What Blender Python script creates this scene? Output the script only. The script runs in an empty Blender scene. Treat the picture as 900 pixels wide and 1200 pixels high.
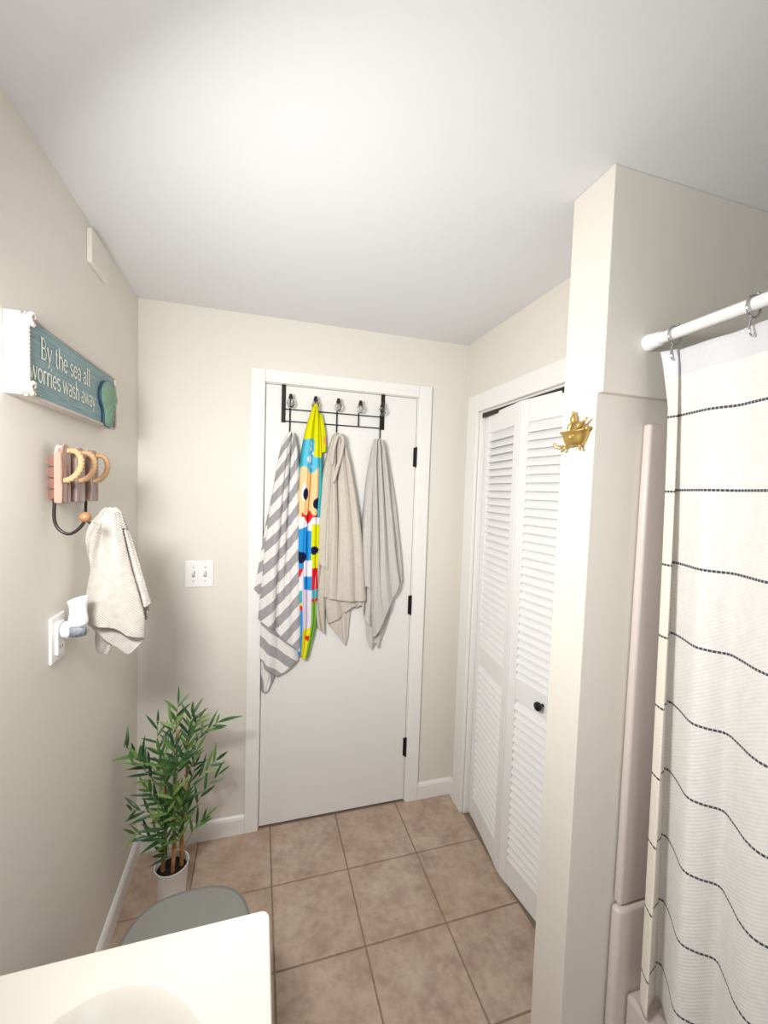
import bpy, bmesh, math, random
from mathutils import Vector, Matrix
C = bpy.context.scene
COL = C.collection
PI = math.pi
rnd = random.Random(7)

# ------------------------------------------------------------------ camera
CAM = Vector((0.4783, -1.9231, 1.5778))
YAW, PITCH, ROLL, FPX = 0.290849, -0.051004, 0.0323005, 488.21
_f = Vector((math.sin(YAW)*math.cos(PITCH), math.cos(YAW)*math.cos(PITCH), math.sin(PITCH)))
_r = Vector((math.cos(YAW), -math.sin(YAW), 0)); _u = _r.cross(_f)
_c, _s = math.cos(ROLL), math.sin(ROLL)
R_, U_ = _c*_r+_s*_u, -_s*_r+_c*_u
cam_d = bpy.data.cameras.new('camera'); cam = bpy.data.objects.new('camera', cam_d); COL.objects.link(cam)
cam_d.sensor_fit = 'HORIZONTAL'; cam_d.sensor_width = 36.0; cam_d.lens = FPX/900*36.0
cam_d.clip_start = 0.02
m3 = Matrix((R_, U_, -_f)).transposed()
cam.matrix_world = Matrix.Translation(CAM) @ m3.to_4x4()
C.camera = cam

# ------------------------------------------------------------------ light and exposure
w = bpy.data.worlds.new('world'); C.world = w; w.use_nodes = True
w.node_tree.nodes['Background'].inputs[0].default_value = (0.9, 0.95, 1, 1)
w.node_tree.nodes['Background'].inputs[1].default_value = 0.6
C.view_settings.view_transform = 'Standard'; C.view_settings.look = 'None'
C.view_settings.exposure = 0.0; C.view_settings.gamma = 1.0; C.view_settings.use_curve_mapping = False
def lamp(name, kind, loc, power, color, size=0.07, rot=(0,0,0), size_y=None, spread=PI):
    d = bpy.data.lights.new(name, kind); d.energy = power; d.color = color
    if kind == 'POINT': d.shadow_soft_size = size
    if kind == 'AREA':
        d.size = size; d.spread = spread
        if size_y: d.shape = 'RECTANGLE'; d.size_y = size_y
    o = bpy.data.objects.new(name, d); COL.objects.link(o); o.location = loc; o.rotation_euler = rot
    return o
# vanity fixture on the left wall, just outside the frame: a frosted bar
lamp('vanity_bar', 'AREA', (0.12, -1.46, 1.75), 14.8, (1.0, 0.988, 0.968), 0.13, (0, -math.radians(74), math.radians(50)), 0.30, math.radians(146))
# added up-facing fill to brighten the ceiling, not part of any fixture
lamp('ceiling_fill', 'AREA', (0.35, -1.85, 1.72), 3.4, (1.0, 0.995, 0.985), 0.5, (PI, 0, 0))
# added dim fill light behind the camera, out of view, lifts the room
lamp('rear_fill', 'AREA', (0.75, -4.15, 1.35), 9, (0.94, 0.97, 1.0), 1.0, (PI/2, 0, 0), 1.8)

# ------------------------------------------------------------------ materials
def srgb(r, g, b):
    f = lambda c: (c/255/12.92) if c/255 <= 0.04045 else ((c/255+0.055)/1.055)**2.4
    return (f(r), f(g), f(b), 1)
class NT:
    def __init__(s, name, rough=0.5, spec=0.5, metal=0):
        s.m = bpy.data.materials.new(name); s.m.use_nodes = True; s.t = s.m.node_tree
        s.b = s.t.nodes['Principled BSDF']
        s.b.inputs['Roughness'].default_value = rough; s.b.inputs['Metallic'].default_value = metal
        s.b.inputs['Specular IOR Level'].default_value = spec
    def n(s, t, **kw):
        x = s.t.nodes.new(t)
        for k, v in kw.items():
            if k.startswith('i_'): x.inputs[k[2:].replace('_', ' ')].default_value = v
            else: setattr(x, k, v)
        return x
    def l(s, a, b): s.t.links.new(a, b)
    def math(s, op, a, b=None, c=None):
        x = s.n('ShaderNodeMath', operation=op)
        for i, v in enumerate((a, b, c)):
            if v is None: continue
            if isinstance(v, (int, float)): x.inputs[i].default_value = v
            else: s.l(v, x.inputs[i])
        return x.outputs[0]
    def mix(s, fac, a, b):
        x = s.n('ShaderNodeMix', data_type='RGBA')
        for i, v in ((0, fac), (6, a), (7, b)):
            if isinstance(v, (int, float, tuple)): x.inputs[i].default_value = v
            else: s.l(v, x.inputs[i])
        return x.outputs[2]
    def noise(s, scale, detail=3, vec=None, rough=0.5):
        x = s.n('ShaderNodeTexNoise'); x.inputs['Scale'].default_value = scale; x.inputs['Detail'].default_value = detail
        x.inputs['Roughness'].default_value = rough
        if vec: s.l(vec, x.inputs['Vector'])
        return x.outputs['Fac']
    def pos(s): return s.n('ShaderNodeNewGeometry').outputs['Position']
    def objc(s): return s.n('ShaderNodeTexCoord').outputs['Object']
    def uv(s): return s.n('ShaderNodeTexCoord').outputs['UV']
    def base(s, c):
        if isinstance(c, tuple): s.b.inputs['Base Color'].default_value = c
        else: s.l(c, s.b.inputs['Base Color'])
    def bump(s, h, strength=0.2, dist=0.002):
        x = s.n('ShaderNodeBump'); x.inputs['Strength'].default_value = strength; x.inputs['Distance'].default_value = dist
        s.l(h, x.inputs['Height']); s.l(x.outputs[0], s.b.inputs['Normal'])
    def ramp(s, fac, stops):
        x = s.n('ShaderNodeValToRGB'); e = x.color_ramp.elements
        while len(e) < len(stops): e.new(0.5)
        for el, (p, c) in zip(e, stops): el.position = p; el.color = c
        s.l(fac, x.inputs[0]); return x.outputs[0]
def simple(name, c, rough=0.5, metal=0, bump=None, spec=0.5, var=0.03):
    k = NT(name, rough, spec, metal)
    n = k.noise(bump[0] if bump else 25, 2, k.objc())
    lo = tuple(v*(1-var) for v in c[:3])+(1,); hi = tuple(min(1, v*(1+var)) for v in c[:3])+(1,)
    k.base(k.mix(n, lo, hi))
    if bump: k.bump(n, bump[1], bump[2])
    return k.m
M = {}
M['wall'] = simple('wall_paint', srgb(229, 224, 214), 0.55, bump=(90, 0.12, 0.001), spec=0.3, var=0.008)
M['ceiling'] = simple('ceiling_paint', srgb(232, 233, 236), 0.8, bump=(120, 0.1, 0.001), spec=0.2, var=0.006)
M['trim'] = simple('trim_paint', srgb(240, 239, 236), 0.35, var=0.006)
M['door'] = simple('door_paint', srgb(234, 233, 230), 0.38, bump=(30, 0.05, 0.001), var=0.008)
M['louver'] = simple('louver_paint', srgb(240, 240, 240), 0.4, var=0.006)
M['white_plastic'] = simple('white_plastic', srgb(244, 244, 243), 0.3, var=0.005)
M['fiberglass'] = simple('tub_fiberglass', srgb(216, 204, 198), 0.22, var=0.006)
M['counter'] = simple('cultured_marble', srgb(243, 239, 229), 0.18, var=0.006)
M['cabinet'] = simple('cabinet_paint', srgb(232, 230, 224), 0.45)
M['black'] = simple('black_metal', srgb(28, 26, 28), 0.4, 0.3)
M['darkmetal'] = simple('dark_iron', srgb(62, 52, 52), 0.35, 0.7)
M['chrome'] = simple('chrome', srgb(205, 206, 208), 0.15, 1.0)
M['brass'] = simple('antique_brass', srgb(208, 176, 104), 0.34, 0.85, bump=(60, 0.3, 0.002), var=0.15)
M['bin'] = simple('grey_plastic', srgb(131, 131, 125), 0.55, bump=(350, 0.3, 0.0008), var=0.14)
M['bin_rim'] = simple('grey_plastic_dark', srgb(108, 108, 103), 0.5, var=0.06)
M['pot'] = simple('pot_ceramic', srgb(236, 234, 230), 0.3, var=0.01)
M['soil'] = simple('soil', srgb(24, 20, 18), 0.95, bump=(160, 1.0, 0.006), var=0.5)
M['grout'] = simple('grout', srgb(150, 132, 116), 0.9, bump=(200, 0.4, 0.002), var=0.1)
M['dark'] = simple('dark_void', srgb(60, 56, 52), 0.9)
M['rope'] = simple('sisal_rope', srgb(186, 150, 110), 0.8, bump=(300, 0.5, 0.001), var=0.12)
M['white_rope'] = simple('white_rope', srgb(214, 200, 190), 0.85, bump=(300, 0.5, 0.001), var=0.05)
M['bead'] = simple('wood_bead', srgb(156, 112, 74), 0.4, var=0.15)
M['sign_white'] = simple('sign_white_wood', srgb(228, 223, 217), 0.6, bump=(40, 0.2, 0.002), var=0.03)
M['letter'] = simple('letter_paint', srgb(232, 234, 222), 0.6)
M['shell_green'] = simple('shell_green', srgb(118, 154, 130), 0.5, bump=(45, 0.5, 0.004), var=0.12)
M['shell_blue'] = simple('shell_blue', srgb(30, 66, 98), 0.5)
M['red_wood'] = simple('red_wood', srgb(120, 76, 62), 0.5, bump=(60, 0.3, 0.002), var=0.25)
M['terry_beige'] = None
def crystal():
    k = NT('clear_crystal', 0.03); k.base((1, 1, 1, 1))
    k.b.inputs['Transmission Weight'].default_value = 1.0; k.b.inputs['IOR'].default_value = 1.49
    return k.m
M['crystal'] = crystal()
def glass_bottle():
    k = NT('refill_glass', 0.05); k.base(srgb(225, 230, 228))
    k.b.inputs['Transmission Weight'].default_value = 0.75; k.b.inputs['IOR'].default_value = 1.4
    return k.m
M['bottle'] = glass_bottle()
def label_mat():
    k = NT('refill_label', 0.5); n = k.noise(220, 2, k.objc())
    k.base(k.ramp(n, [(0.35, srgb(84, 88, 108)), (0.5, srgb(150, 154, 164)), (0.7, srgb(112, 120, 122))])); return k.m
M['label'] = label_mat()
def tile_mat():
    k = NT('floor_tile', 0.42); p = k.pos()
    a = k.noise(9, 6, p, 0.62); b = k.noise(34, 5, p, 0.6); c = k.noise(3.1, 2, p)
    col = k.ramp(k.math('ADD', k.math('MULTIPLY', a, 0.62), k.math('MULTIPLY', b, 0.38)),
                 [(0.33, srgb(158, 134, 118)), (0.46, srgb(178, 154, 137)), (0.55, srgb(192, 169, 152)), (0.68, srgb(206, 186, 169))])
    col = k.mix(k.math('MULTIPLY', k.ramp(c, [(0.45, (0, 0, 0, 1)), (0.65, (1, 1, 1, 1))]), 0.28), col, srgb(186, 153, 122))
    k.base(col); k.bump(b, 0.12, 0.002); return k.m
M['tile'] = tile_mat()
def terry(name, c1, c2, scale=420, bumpd=0.0016, hem=None):
    k = NT(name, 0.95, 0.1); p = k.objc()
    n = k.noise(scale, 2, p); g = k.noise(60, 4, p)
    k.base(k.mix(g, c1, c2)); k.b.inputs['Sheen Weight'].default_value = 0.25
    k.bump(n, 0.7, bumpd); return k.m
M['terry_beige'] = terry('beige_terry', srgb(192, 184, 172), srgb(212, 204, 192))
M['terry_grey'] = terry('grey_terry', srgb(188, 186, 180), srgb(206, 203, 198))
def waffle():
    k = NT('waffle_cloth', 0.95, 0.1); uv = k.uv()
    mp = k.n('ShaderNodeSeparateXYZ'); k.l(uv, mp.inputs[0])
    a = k.math('SINE', k.math('MULTIPLY', mp.outputs[0], 900.0)); b = k.math('SINE', k.math('MULTIPLY', mp.outputs[1], 900.0))
    h = k.math('MULTIPLY', a, b); g = k.noise(50, 3, k.objc())
    k.base(k.mix(k.math('MULTIPLY_ADD', h, 0.35, k.math('MULTIPLY', g, 0.9)), srgb(192, 184, 174), srgb(240, 234, 226))); k.bump(h, 0.8, 0.002); return k.m
M['waffle'] = waffle()
def stripe_towel():
    k = NT('striped_terry', 0.95, 0.1); s = k.n('ShaderNodeSeparateXYZ'); k.l(k.uv(), s.inputs[0])
    fr = k.math('FRACT', s.outputs[0]); mk = k.math('GREATER_THAN', fr, 0.5)
    g = k.noise(70, 3, k.objc())
    k.base(k.mix(mk, k.mix(g, srgb(222, 219, 216), srgb(238, 235, 233)), k.mix(g, srgb(152, 149, 152), srgb(170, 167, 169))))
    k.b.inputs['Sheen Weight'].default_value = 0.2
    k.bump(k.noise(420, 2, k.objc()), 0.6, 0.0015); return k.m
M['stripe'] = stripe_towel()
def print_towel():
    k = NT('printed_terry', 0.9, 0.1); a = k.n('ShaderNodeVertexColor', layer_name='print')
    k.base(a.outputs[0]); k.bump(k.noise(420, 2, k.objc()), 0.5, 0.0015); return k.m
M['print'] = print_towel()
STRIPE_Z0, STRIPE_DZ = 1.766, 0.1655
def curtain_mat(name, c1, c2):
    k = NT(name, 0.9, 0.1); s = k.n('ShaderNodeSeparateXYZ'); k.l(k.uv(), s.inputs[0])
    u, v = s.outputs[0], s.outputs[1]
    fr = k.math('FRACT', k.math('ADD', k.math('DIVIDE', k.math('SUBTRACT', STRIPE_Z0, v), STRIPE_DZ), 0.5))
    d = k.math('ABSOLUTE', k.math('SUBTRACT', fr, 0.5))
    line = k.math('LESS_THAN', d, 0.0026/STRIPE_DZ)
    dash = k.math('LESS_THAN', k.math('FRACT', k.math('MULTIPLY', u, 95.0)), 0.72)
    below = k.math('LESS_THAN', v, STRIPE_Z0+0.05)
    mk = k.math('MULTIPLY', k.math('MULTIPLY', line, below), k.math('ADD', k.math('MULTIPLY', dash, 0.45), 0.5))
    wv = k.math('MULTIPLY', k.math('SINE', k.math('ADD', k.math('MULTIPLY', u, 560.0), k.math('MULTIPLY', v, 760.0))), k.math('SINE', k.math('MULTIPLY', u, 900.0)))
    g = k.noise(40, 4, k.uv())
    hd = k.math('GREATER_THAN', v, 1.852)
    k.base(k.mix(mk, k.mix(hd, k.mix(k.math('MULTIPLY_ADD', wv, 0.35, g), c1, c2), srgb(224, 224, 228)), srgb(44, 44, 66))); k.bump(wv, 0.3, 0.001)
    k.b.inputs['Sheen Weight'].default_value = 0.15
    return k.m
M['curtain'] = curtain_mat('woven_curtain', srgb(230, 228, 225), srgb(246, 245, 243))
M['curtain_hem'] = curtain_mat('curtain_hem', srgb(240, 232, 218), srgb(246, 239, 226))
def driftwood():
    k = NT('weathered_plank', 0.7); p = k.objc()
    mp = k.n('ShaderNodeMapping'); mp.inputs['Scale'].default_value = (60, 60, 5); k.l(p, mp.inputs[0])
    a = k.noise(1.5, 5, mp.outputs[0], 0.65)
    k.base(k.ramp(a, [(0.32, srgb(112, 74, 62)), (0.43, srgb(160, 118, 100)), (0.52, srgb(190, 172, 164)), (0.60, srgb(150, 152, 162)), (0.7, srgb(176, 140, 122))]))
    k.bump(a, 0.5, 0.004); return k.m
M['driftwood'] = driftwood()
M['plank_side'] = simple('plank_cut_side', srgb(158, 130, 114), 0.6, bump=(50, 0.3, 0.002), var=0.12)
def sign_blue():
    k = NT('teal_board', 0.6); p = k.objc()
    mp = k.n('ShaderNodeMapping'); mp.inputs['Scale'].default_value = (8, 8, 420); k.l(p, mp.inputs[0])
    a = k.noise(1.0, 4, mp.outputs[0])
    k.base(k.ramp(a, [(0.35, srgb(122, 148, 153)), (0.55, srgb(140, 168, 172)), (0.75, srgb(158, 184, 186))])); k.bump(a, 0.5, 0.002); return k.m
M['teal'] = sign_blue()
def cane_mat():
    k = NT('bamboo_cane', 0.5); p = k.objc(); s = k.n('ShaderNodeSeparateXYZ'); k.l(p, s.inputs[0])
    a = k.noise(30, 3, p)
    k.base(k.ramp(a, [(0.3, srgb(128, 82, 46)), (0.55, srgb(172, 120, 72)), (0.75, srgb(196, 152, 100))])); return k.m
M['cane'] = cane_mat()
def leaf_mat():
    k = NT('bamboo_leaf', 0.42); oi = k.n('ShaderNodeObjectInfo')
    k.base(k.ramp(oi.outputs['Random'], [(0.0, srgb(28, 66, 36)), (0.35, srgb(46, 96, 44)), (0.62, srgb(66, 116, 50)), (0.82, srgb(104, 140, 58)), (1.0, srgb(146, 168, 108))]))
    return k.m
M['leaf'] = leaf_mat()
M['twig'] = simple('twig', srgb(126, 122, 82), 0.6)

# ------------------------------------------------------------------ mesh helpers
class MB:
    def __init__(s): s.v = []; s.f = []; s.uv = None; s.col = None
    def box(s, x0, x1, y0, y1, z0, z1):
        i = len(s.v)
        s.v += [(x, y, z) for z in (z0, z1) for y in (y0, y1) for x in (x0, x1)]
        s.f += [tuple(i+k for k in q) for q in ((0,2,3,1),(4,5,7,6),(0,1,5,4),(2,6,7,3),(0,4,6,2),(1,3,7,5))]
        return s
    def hexa(s, P):
        i = len(s.v); s.v += [tuple(p) for p in P]
        s.f += [tuple(i+k for k in q) for q in ((0,2,3,1),(4,5,7,6),(0,1,5,4),(2,6,7,3),(0,4,6,2),(1,3,7,5))]; return s
    def prism(s, poly, d, axis):
        # poly: 3D ring, extruded by vector d
        i = len(s.v); n = len(poly); d = Vector(d)
        s.v += [tuple(p) for p in poly]+[tuple(Vector(p)+d) for p in poly]
        s.f += [tuple(range(i+n-1, i-1, -1)), tuple(range(i+n, i+2*n))]
        s.f += [(i+k, i+(k+1) % n, i+n+(k+1) % n, i+n+k) for k in range(n)]
        return s
    def tube(s, pts, r, n=8, closed=False, caps=True):
        pts = [Vector(p) for p in pts]; N = len(pts); rr = r if isinstance(r, (list, tuple)) else [r]*N
        i0 = len(s.v); prev = None
        for k, p in enumerate(pts):
            a = pts[(k-1) % N] if (closed or k > 0) else p; b = pts[(k+1) % N] if (closed or k < N-1) else p
            t = (b-a).normalized() if (b-a).length > 1e-9 else Vector((0,0,1))
            if prev is None:
                ref = Vector((0,0,1)) if abs(t.z) < 0.9 else Vector((1,0,0)); e1 = t.cross(ref).normalized()
            else:
                e1 = (prev-t*prev.dot(t)).normalized()
            prev = e1; e2 = t.cross(e1)
            for j in range(n):
                an = 2*PI*j/n; s.v.append(tuple(p+(e1*math.cos(an)+e2*math.sin(an))*rr[k]))
        for k in range(N if closed else N-1):
            for j in range(n):
                a = i0+k*n+j; b = i0+k*n+(j+1) % n; c = i0+((k+1) % N)*n+(j+1) % n; d = i0+((k+1) % N)*n+j
                s.f.append((a, b, c, d))
        if caps and not closed:
            s.f.append(tuple(i0+j for j in range(n-1, -1, -1))); s.f.append(tuple(i0+(N-1)*n+j for j in range(n)))
        return s
    def rope(s, pts, r, pitch=0.03, n=6):
        pts = [Vector(p) for p in pts]
        # resample
        L = [0]
        for a, b in zip(pts, pts[1:]): L.append(L[-1]+(b-a).length)
        T = L[-1]; cnt = max(8, int(T/(pitch/6)))
        def at(d):
            for k in range(len(L)-1):
                if d <= L[k+1]+1e-9:
                    f = (d-L[k])/max(1e-9, L[k+1]-L[k]); return pts[k].lerp(pts[k+1], f)
            return pts[-1]
        P = [at(T*k/cnt) for k in range(cnt+1)]
        prev = None; fr = []
        for k, p in enumerate(P):
            t = (P[min(cnt, k+1)]-P[max(0, k-1)]).normalized()
            if prev is None:
                ref = Vector((0,0,1)) if abs(t.z) < 0.9 else Vector((1,0,0)); e1 = t.cross(ref).normalized()
            else: e1 = (prev-t*prev.dot(t)).normalized()
            prev = e1; fr.append((e1, t.cross(e1)))
        for st in range(3):
            q = []
            for k, p in enumerate(P):
                an = 2*PI*(T*k/cnt)/pitch+st*2*PI/3
                q.append(p+(fr[k][0]*math.cos(an)+fr[k][1]*math.sin(an))*r*0.5)
            s.tube(q, r*0.62, n)
        return s
    def lathe(s, prof, c, axis='z', n=24, sx=1, sy=1):
        # prof: (radius, height) pairs
        i0 = len(s.v); c = Vector(c)
        for r, h in prof:
            for j in range(n):
                a = 2*PI*j/n; p = (r*math.cos(a)*sx, r*math.sin(a)*sy, h)
                if axis == 'x': p = (h, p[0], p[1])
                if axis == 'y': p = (p[1], h, p[0])
                s.v.append(tuple(c+Vector(p)))
        for k in range(len(prof)-1):
            for j in range(n):
                s.f.append((i0+k*n+j, i0+k*n+(j+1) % n, i0+(k+1)*n+(j+1) % n, i0+(k+1)*n+j))
        s.f.append(tuple(i0+j for j in range(n-1, -1, -1))); s.f.append(tuple(i0+(len(prof)-1)*n+j for j in range(n)))
        return s
    def grid(s, rows, uvs=None):
        i0 = len(s.v); nr = len(rows); nc = len(rows[0])
        for r in rows: s.v += [tuple(p) for p in r]
        for a in range(nr-1):
            for b in range(nc-1):
                s.f.append((i0+a*nc+b, i0+a*nc+b+1, i0+(a+1)*nc+b+1, i0+(a+1)*nc+b))
        if uvs is not None:
            if s.uv is None: s.uv = {}
            for a in range(nr):
                for b in range(nc): s.uv[i0+a*nc+b] = uvs[a][b]
        return s
    def build(s, name, mat, parent=None, smooth=False, bevel=0, segs=2, solid=0, subsurf=0, angle=40):
        me = bpy.data.meshes.new(name); off = Vector((0,0,0))
        if parent is not None: off = world_loc(parent)
        me.from_pydata([tuple(Vector(p)-off) for p in s.v], [], s.f)
        bm = bmesh.new(); bm.from_mesh(me); bmesh.ops.recalc_face_normals(bm, faces=bm.faces); bm.to_mesh(me); bm.free()
        if s.uv is not None:
            ul = me.uv_layers.new(name='UVMap')
            for lp in me.loops: ul.data[lp.index].uv = s.uv.get(lp.vertex_index, (0, 0))
        if s.col is not None:
            ca = me.color_attributes.new('print', 'FLOAT_COLOR', 'POINT')
            for k, c in s.col.items(): ca.data[k].color = c
        me.materials.append(mat)
        o = bpy.data.objects.new(name, me); COL.objects.link(o)
        if parent is not None: o.parent = parent
        if smooth:
            for p in me.polygons: p.use_smooth = True
            if smooth == 'auto': me.set_sharp_from_angle(angle=math.radians(angle))
        if bevel:
            b = o.modifiers.new('bevel', 'BEVEL'); b.width = bevel; b.segments = segs; b.limit_method = 'ANGLE'; b.angle_limit = math.radians(30)
        if solid:
            q = o.modifiers.new('solid', 'SOLIDIFY'); q.thickness = solid; q.offset = 0
        if subsurf:
            q = o.modifiers.new('sub', 'SUBSURF'); q.levels = subsurf; q.render_levels = subsurf
        return o
def world_loc(o):
    v = Vector(o.location)
    while o.parent is not None: o = o.parent; v += Vector(o.location)
    return v
def tag(o, label=None, cat=None, group=None, kind=None):
    if label: o['label'] = label
    if cat: o['category'] = cat
    if group: o['group'] = group
    if kind: o['kind'] = kind
    return o
def empty(name, loc, label=None, cat=None, group=None, kind=None):
    o = bpy.data.objects.new(name, None); COL.objects.link(o); o.location = loc; o.empty_display_size = 0.05
    return tag(o, label, cat, group, kind)
def box(x0, x1, y0, y1, z0, z1): return MB().box(x0, x1, y0, y1, z0, z1)
def struct(name, mb, mat, parent=None, **kw):
    o = mb.build(name, mat, parent, **kw)
    if parent is None: o['kind'] = 'structure'
    return o
def poly_at(P, t):
    # P: list of points (tuples), t in 0..1 by arclength; smooth Catmull-Rom
    n = len(P)
    if n == 1: return Vector(P[0])
    L = [0]
    for a, b in zip(P, P[1:]): L.append(L[-1]+(Vector(b)-Vector(a)).length)
    d = t*L[-1]; k = 0
    while k < n-2 and d > L[k+1]: k += 1
    f = (d-L[k])/max(1e-9, L[k+1]-L[k])
    p0, p1, p2, p3 = (Vector(P[max(0, k-1)]), Vector(P[k]), Vector(P[k+1]), Vector(P[min(n-1, k+2)]))
    return 0.5*((2*p1)+(p2-p0)*f+(2*p0-5*p1+4*p2-p3)*f*f+(3*p1-p0-3*p2+p3)*f**3)
def lin_at(P, t):
    L = [0]
    for a, b in zip(P, P[1:]): L.append(L[-1]+(Vector(b)-Vector(a)).length)
    d = t*L[-1]; k = 0
    while k < len(P)-2 and d > L[k+1]: k += 1
    return Vector(P[k]).lerp(Vector(P[k+1]), (d-L[k])/max(1e-9, L[k+1]-L[k]))
def smooth_path(P, n): return [poly_at(P, k/n) for k in range(n+1)]

# ------------------------------------------------------------------ room shell
H = 2.316; XR = 1.468; XO = 2.12; YB = -4.2; PX = 1.218; PY0, PY1 = -1.145, -1.018
struct('wall_left', box(-0.1, 0, YB, 0.1, -0.05, H), M['wall'])
# back wall with the door opening
DL, DR, DH = 0.498, 1.206, 2.03
b = MB(); b.box(-0.1, DL-0.006, 0, 0.1, -0.05, H); b.box(DR+0.006, XO, 0, 0.1, -0.05, H); b.box(DL-0.006, DR+0.006, 0, 0.1, DH+0.006, H)
struct('wall_back', b, M['wall'])
# closet wall with its opening
CY0, CY1, CH = -0.145, -0.875, 1.962
b = MB(); b.box(XR, XR+0.1, CY0, 0, -0.05, H); b.box(XR, XR+0.1, PY1, CY1, -0.05, H); b.box(XR, XR+0.1, CY1, CY0, CH, H)
struct('wall_closet', b, M['wall'])
struct('wall_right', box(XO, XO+0.1, YB, 0.1, -0.05, H), M['wall'])
# rear wall with an open doorway behind the camera
b = MB(); b.box(-0.1, 0.25, YB-0.1, YB, -0.05, H); b.box(1.25, XO+0.1, YB-0.1, YB, -0.05, H); b.box(0.25, 1.25, YB-0.1, YB, 2.05, H)
struct('wall_rear', b, M['wall'])
struct('ceiling', box(-0.1, XO+0.1, YB-0.1, 0.1, H, H+0.1), M['ceiling'])
# partition between the closet and the tub: thicker above the tub surround
PF = -1.128
b = MB(); b.prism([(PX, PY1, -0.05), (PX, PY1, H), (PX, PY0, H), (PX, PY0, 1.818), (PX, PF, 1.818), (PX, PF, -0.05)], (XO-PX, 0, 0), None)
part = struct('wall_partition', b, M['wall'], bevel=0.003)
# floor: grout bed and tiles
fl = struct('floor', box(-0.1, XO, YB-0.1, 0.1, -0.05, -0.004), M['grout'])
TP, TX, TY = 0.3065, 0.549, -0.304
me_tile = None
for i in range(-2, 6):
    for j in range(-1, 11):
        x0, y1 = TX+i*TP, 0
        y1 = TY-(j-1)*TP
        cx0, cx1 = max(0.0, x0+0.0025), min(XR if y1 > -1.0 else XO, x0+TP-0.0025)
        cy0, cy1 = max(YB, y1-TP+0.0025), min(0.0, y1-0.0025)
        if y1 > -1.0 and cx0 > 1.46: continue
        if cx1-cx0 < 0.02 or cy1-cy0 < 0.02: continue
        full = abs(cx1-cx0-TP+0.005) < 1e-4 and abs(cy1-cy0-TP+0.005) < 1e-4
        if full and me_tile is not None:
            o = bpy.data.objects.new('tile', me_tile); COL.objects.link(o); o.parent = fl
            bv = o.modifiers.new('bevel', 'BEVEL'); bv.width = 0.003; bv.segments = 2
            o.location = (cx0, cy0, 0)
        else:
            sx, sy = cx1-cx0, cy1-cy0
            o = box(0, sx, 0, sy, -0.006, 0.0).build('tile', M['tile'], None, bevel=0.003); o.parent = fl
            o.location = (cx0, cy0, 0)
            if full: me_tile = o.data
# baseboards
def baseboard(name, p0, p1, nrm):
    prof = [(0, 0), (0.013, 0), (0.013, 0.068), (0.009, 0.078), (0.004, 0.084), (0, 0.084)]
    p0, p1, n = Vector(p0), Vector(p1), Vector(nrm)
    ring = [p0+n*a+Vector((0, 0, h)) for a, h in prof]
    return struct(name, MB().prism(ring, p1-p0, None), M['trim'])
baseboard('baseboard_left', (0, 0, 0), (0, YB, 0), (1, 0, 0))
baseboard('baseboard_back', (0.013, 0, 0), (0.434, 0, 0), (0, -1, 0))
baseboard('baseboard_right', (1.277, 0, 0), (XR, 0, 0), (0, -1, 0))
b = baseboard('baseboard_closet', (XR, -0.013, 0), (XR, -0.05, 0), (-1, 0, 0))

# door casings
def casing(name, boxes): 
    m = MB()
    for q in boxes: m.box(*q)
    return struct(name, m, M['trim'], bevel=0.004)
casing('trim_1', [(0.434, DL-0.004, -0.017, 0, 0, 2.09)])
casing('trim_2', [(DR+0.004, 1.276, -0.017, 0, 0, 2.09)])
casing('trim_3', [(DL-0.004, DR+0.004, -0.017, 0, DH+0.004, 2.09)])
casing('trim_4', [(XR-0.017, XR, CY0, -0.052, 0, 2.045)])
casing('trim_5', [(XR-0.017, XR, CY1-0.09, CY1, 0, 2.045)])
casing('trim_6', [(XR-0.017, XR, CY1, CY0, CH, 2.045)])
# jamb lining of the closet and its door track
casing('trim_7', [(XR-0.002, XR+0.1, CY0-0.012, CY0, 0, CH), (XR-0.002, XR+0.1, CY1, CY1+0.012, 0, CH), (XR-0.002, XR+0.1, CY1+0.012, CY0-0.012, CH-0.008, CH)])
b = box(XR+0.006, XR+0.034, CY1+0.014, CY0-0.014, CH-0.028, CH-0.008); tr = struct('trim_8', b, M['darkmetal'])
# jamb of the entry door
casing('trim_9', [(DL-0.006, DL-0.0012, -0.002, 0.1, 0, DH+0.006), (DR+0.001, DR+0.006, -0.002, 0.1, 0, DH+0.006), (DL-0.0012, DR+0.001, -0.002, 0.1, DH+0.0015, DH+0.006)])
# hallway side behind the entry door, closes the gaps round the slab
struct('wall_hall', box(0.3, 1.4, 0.105, 0.15, -0.05, H), M['wall'])

# ------------------------------------------------------------------ entry door
door = empty('door_1', (DL, 0, 0.008), kind='structure')
door['label'] = 'flat white entry door with black hinges behind the hanging towels'
box(DL+0.0003, DR-0.0012, 0.001, 0.036, 0.009, DH-0.0005).build('door_slab', M['door'], door, bevel=0.002)
for z0 in (1.70, 0.968, 0.24):
    hb = MB(); hb.box(DR-0.012, DR+0.004, -0.0015, 0.003, z0, z0+0.092)
    hb.tube([(DR, -0.006, z0), (DR, -0.006, z0+0.092)], 0.0055, 10)
    hb.tube([(DR, -0.006, z0-0.004), (DR, -0.006, z0+0.096)], 0.0035, 8)
    hb.build('hinge', M['black'], door)

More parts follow.
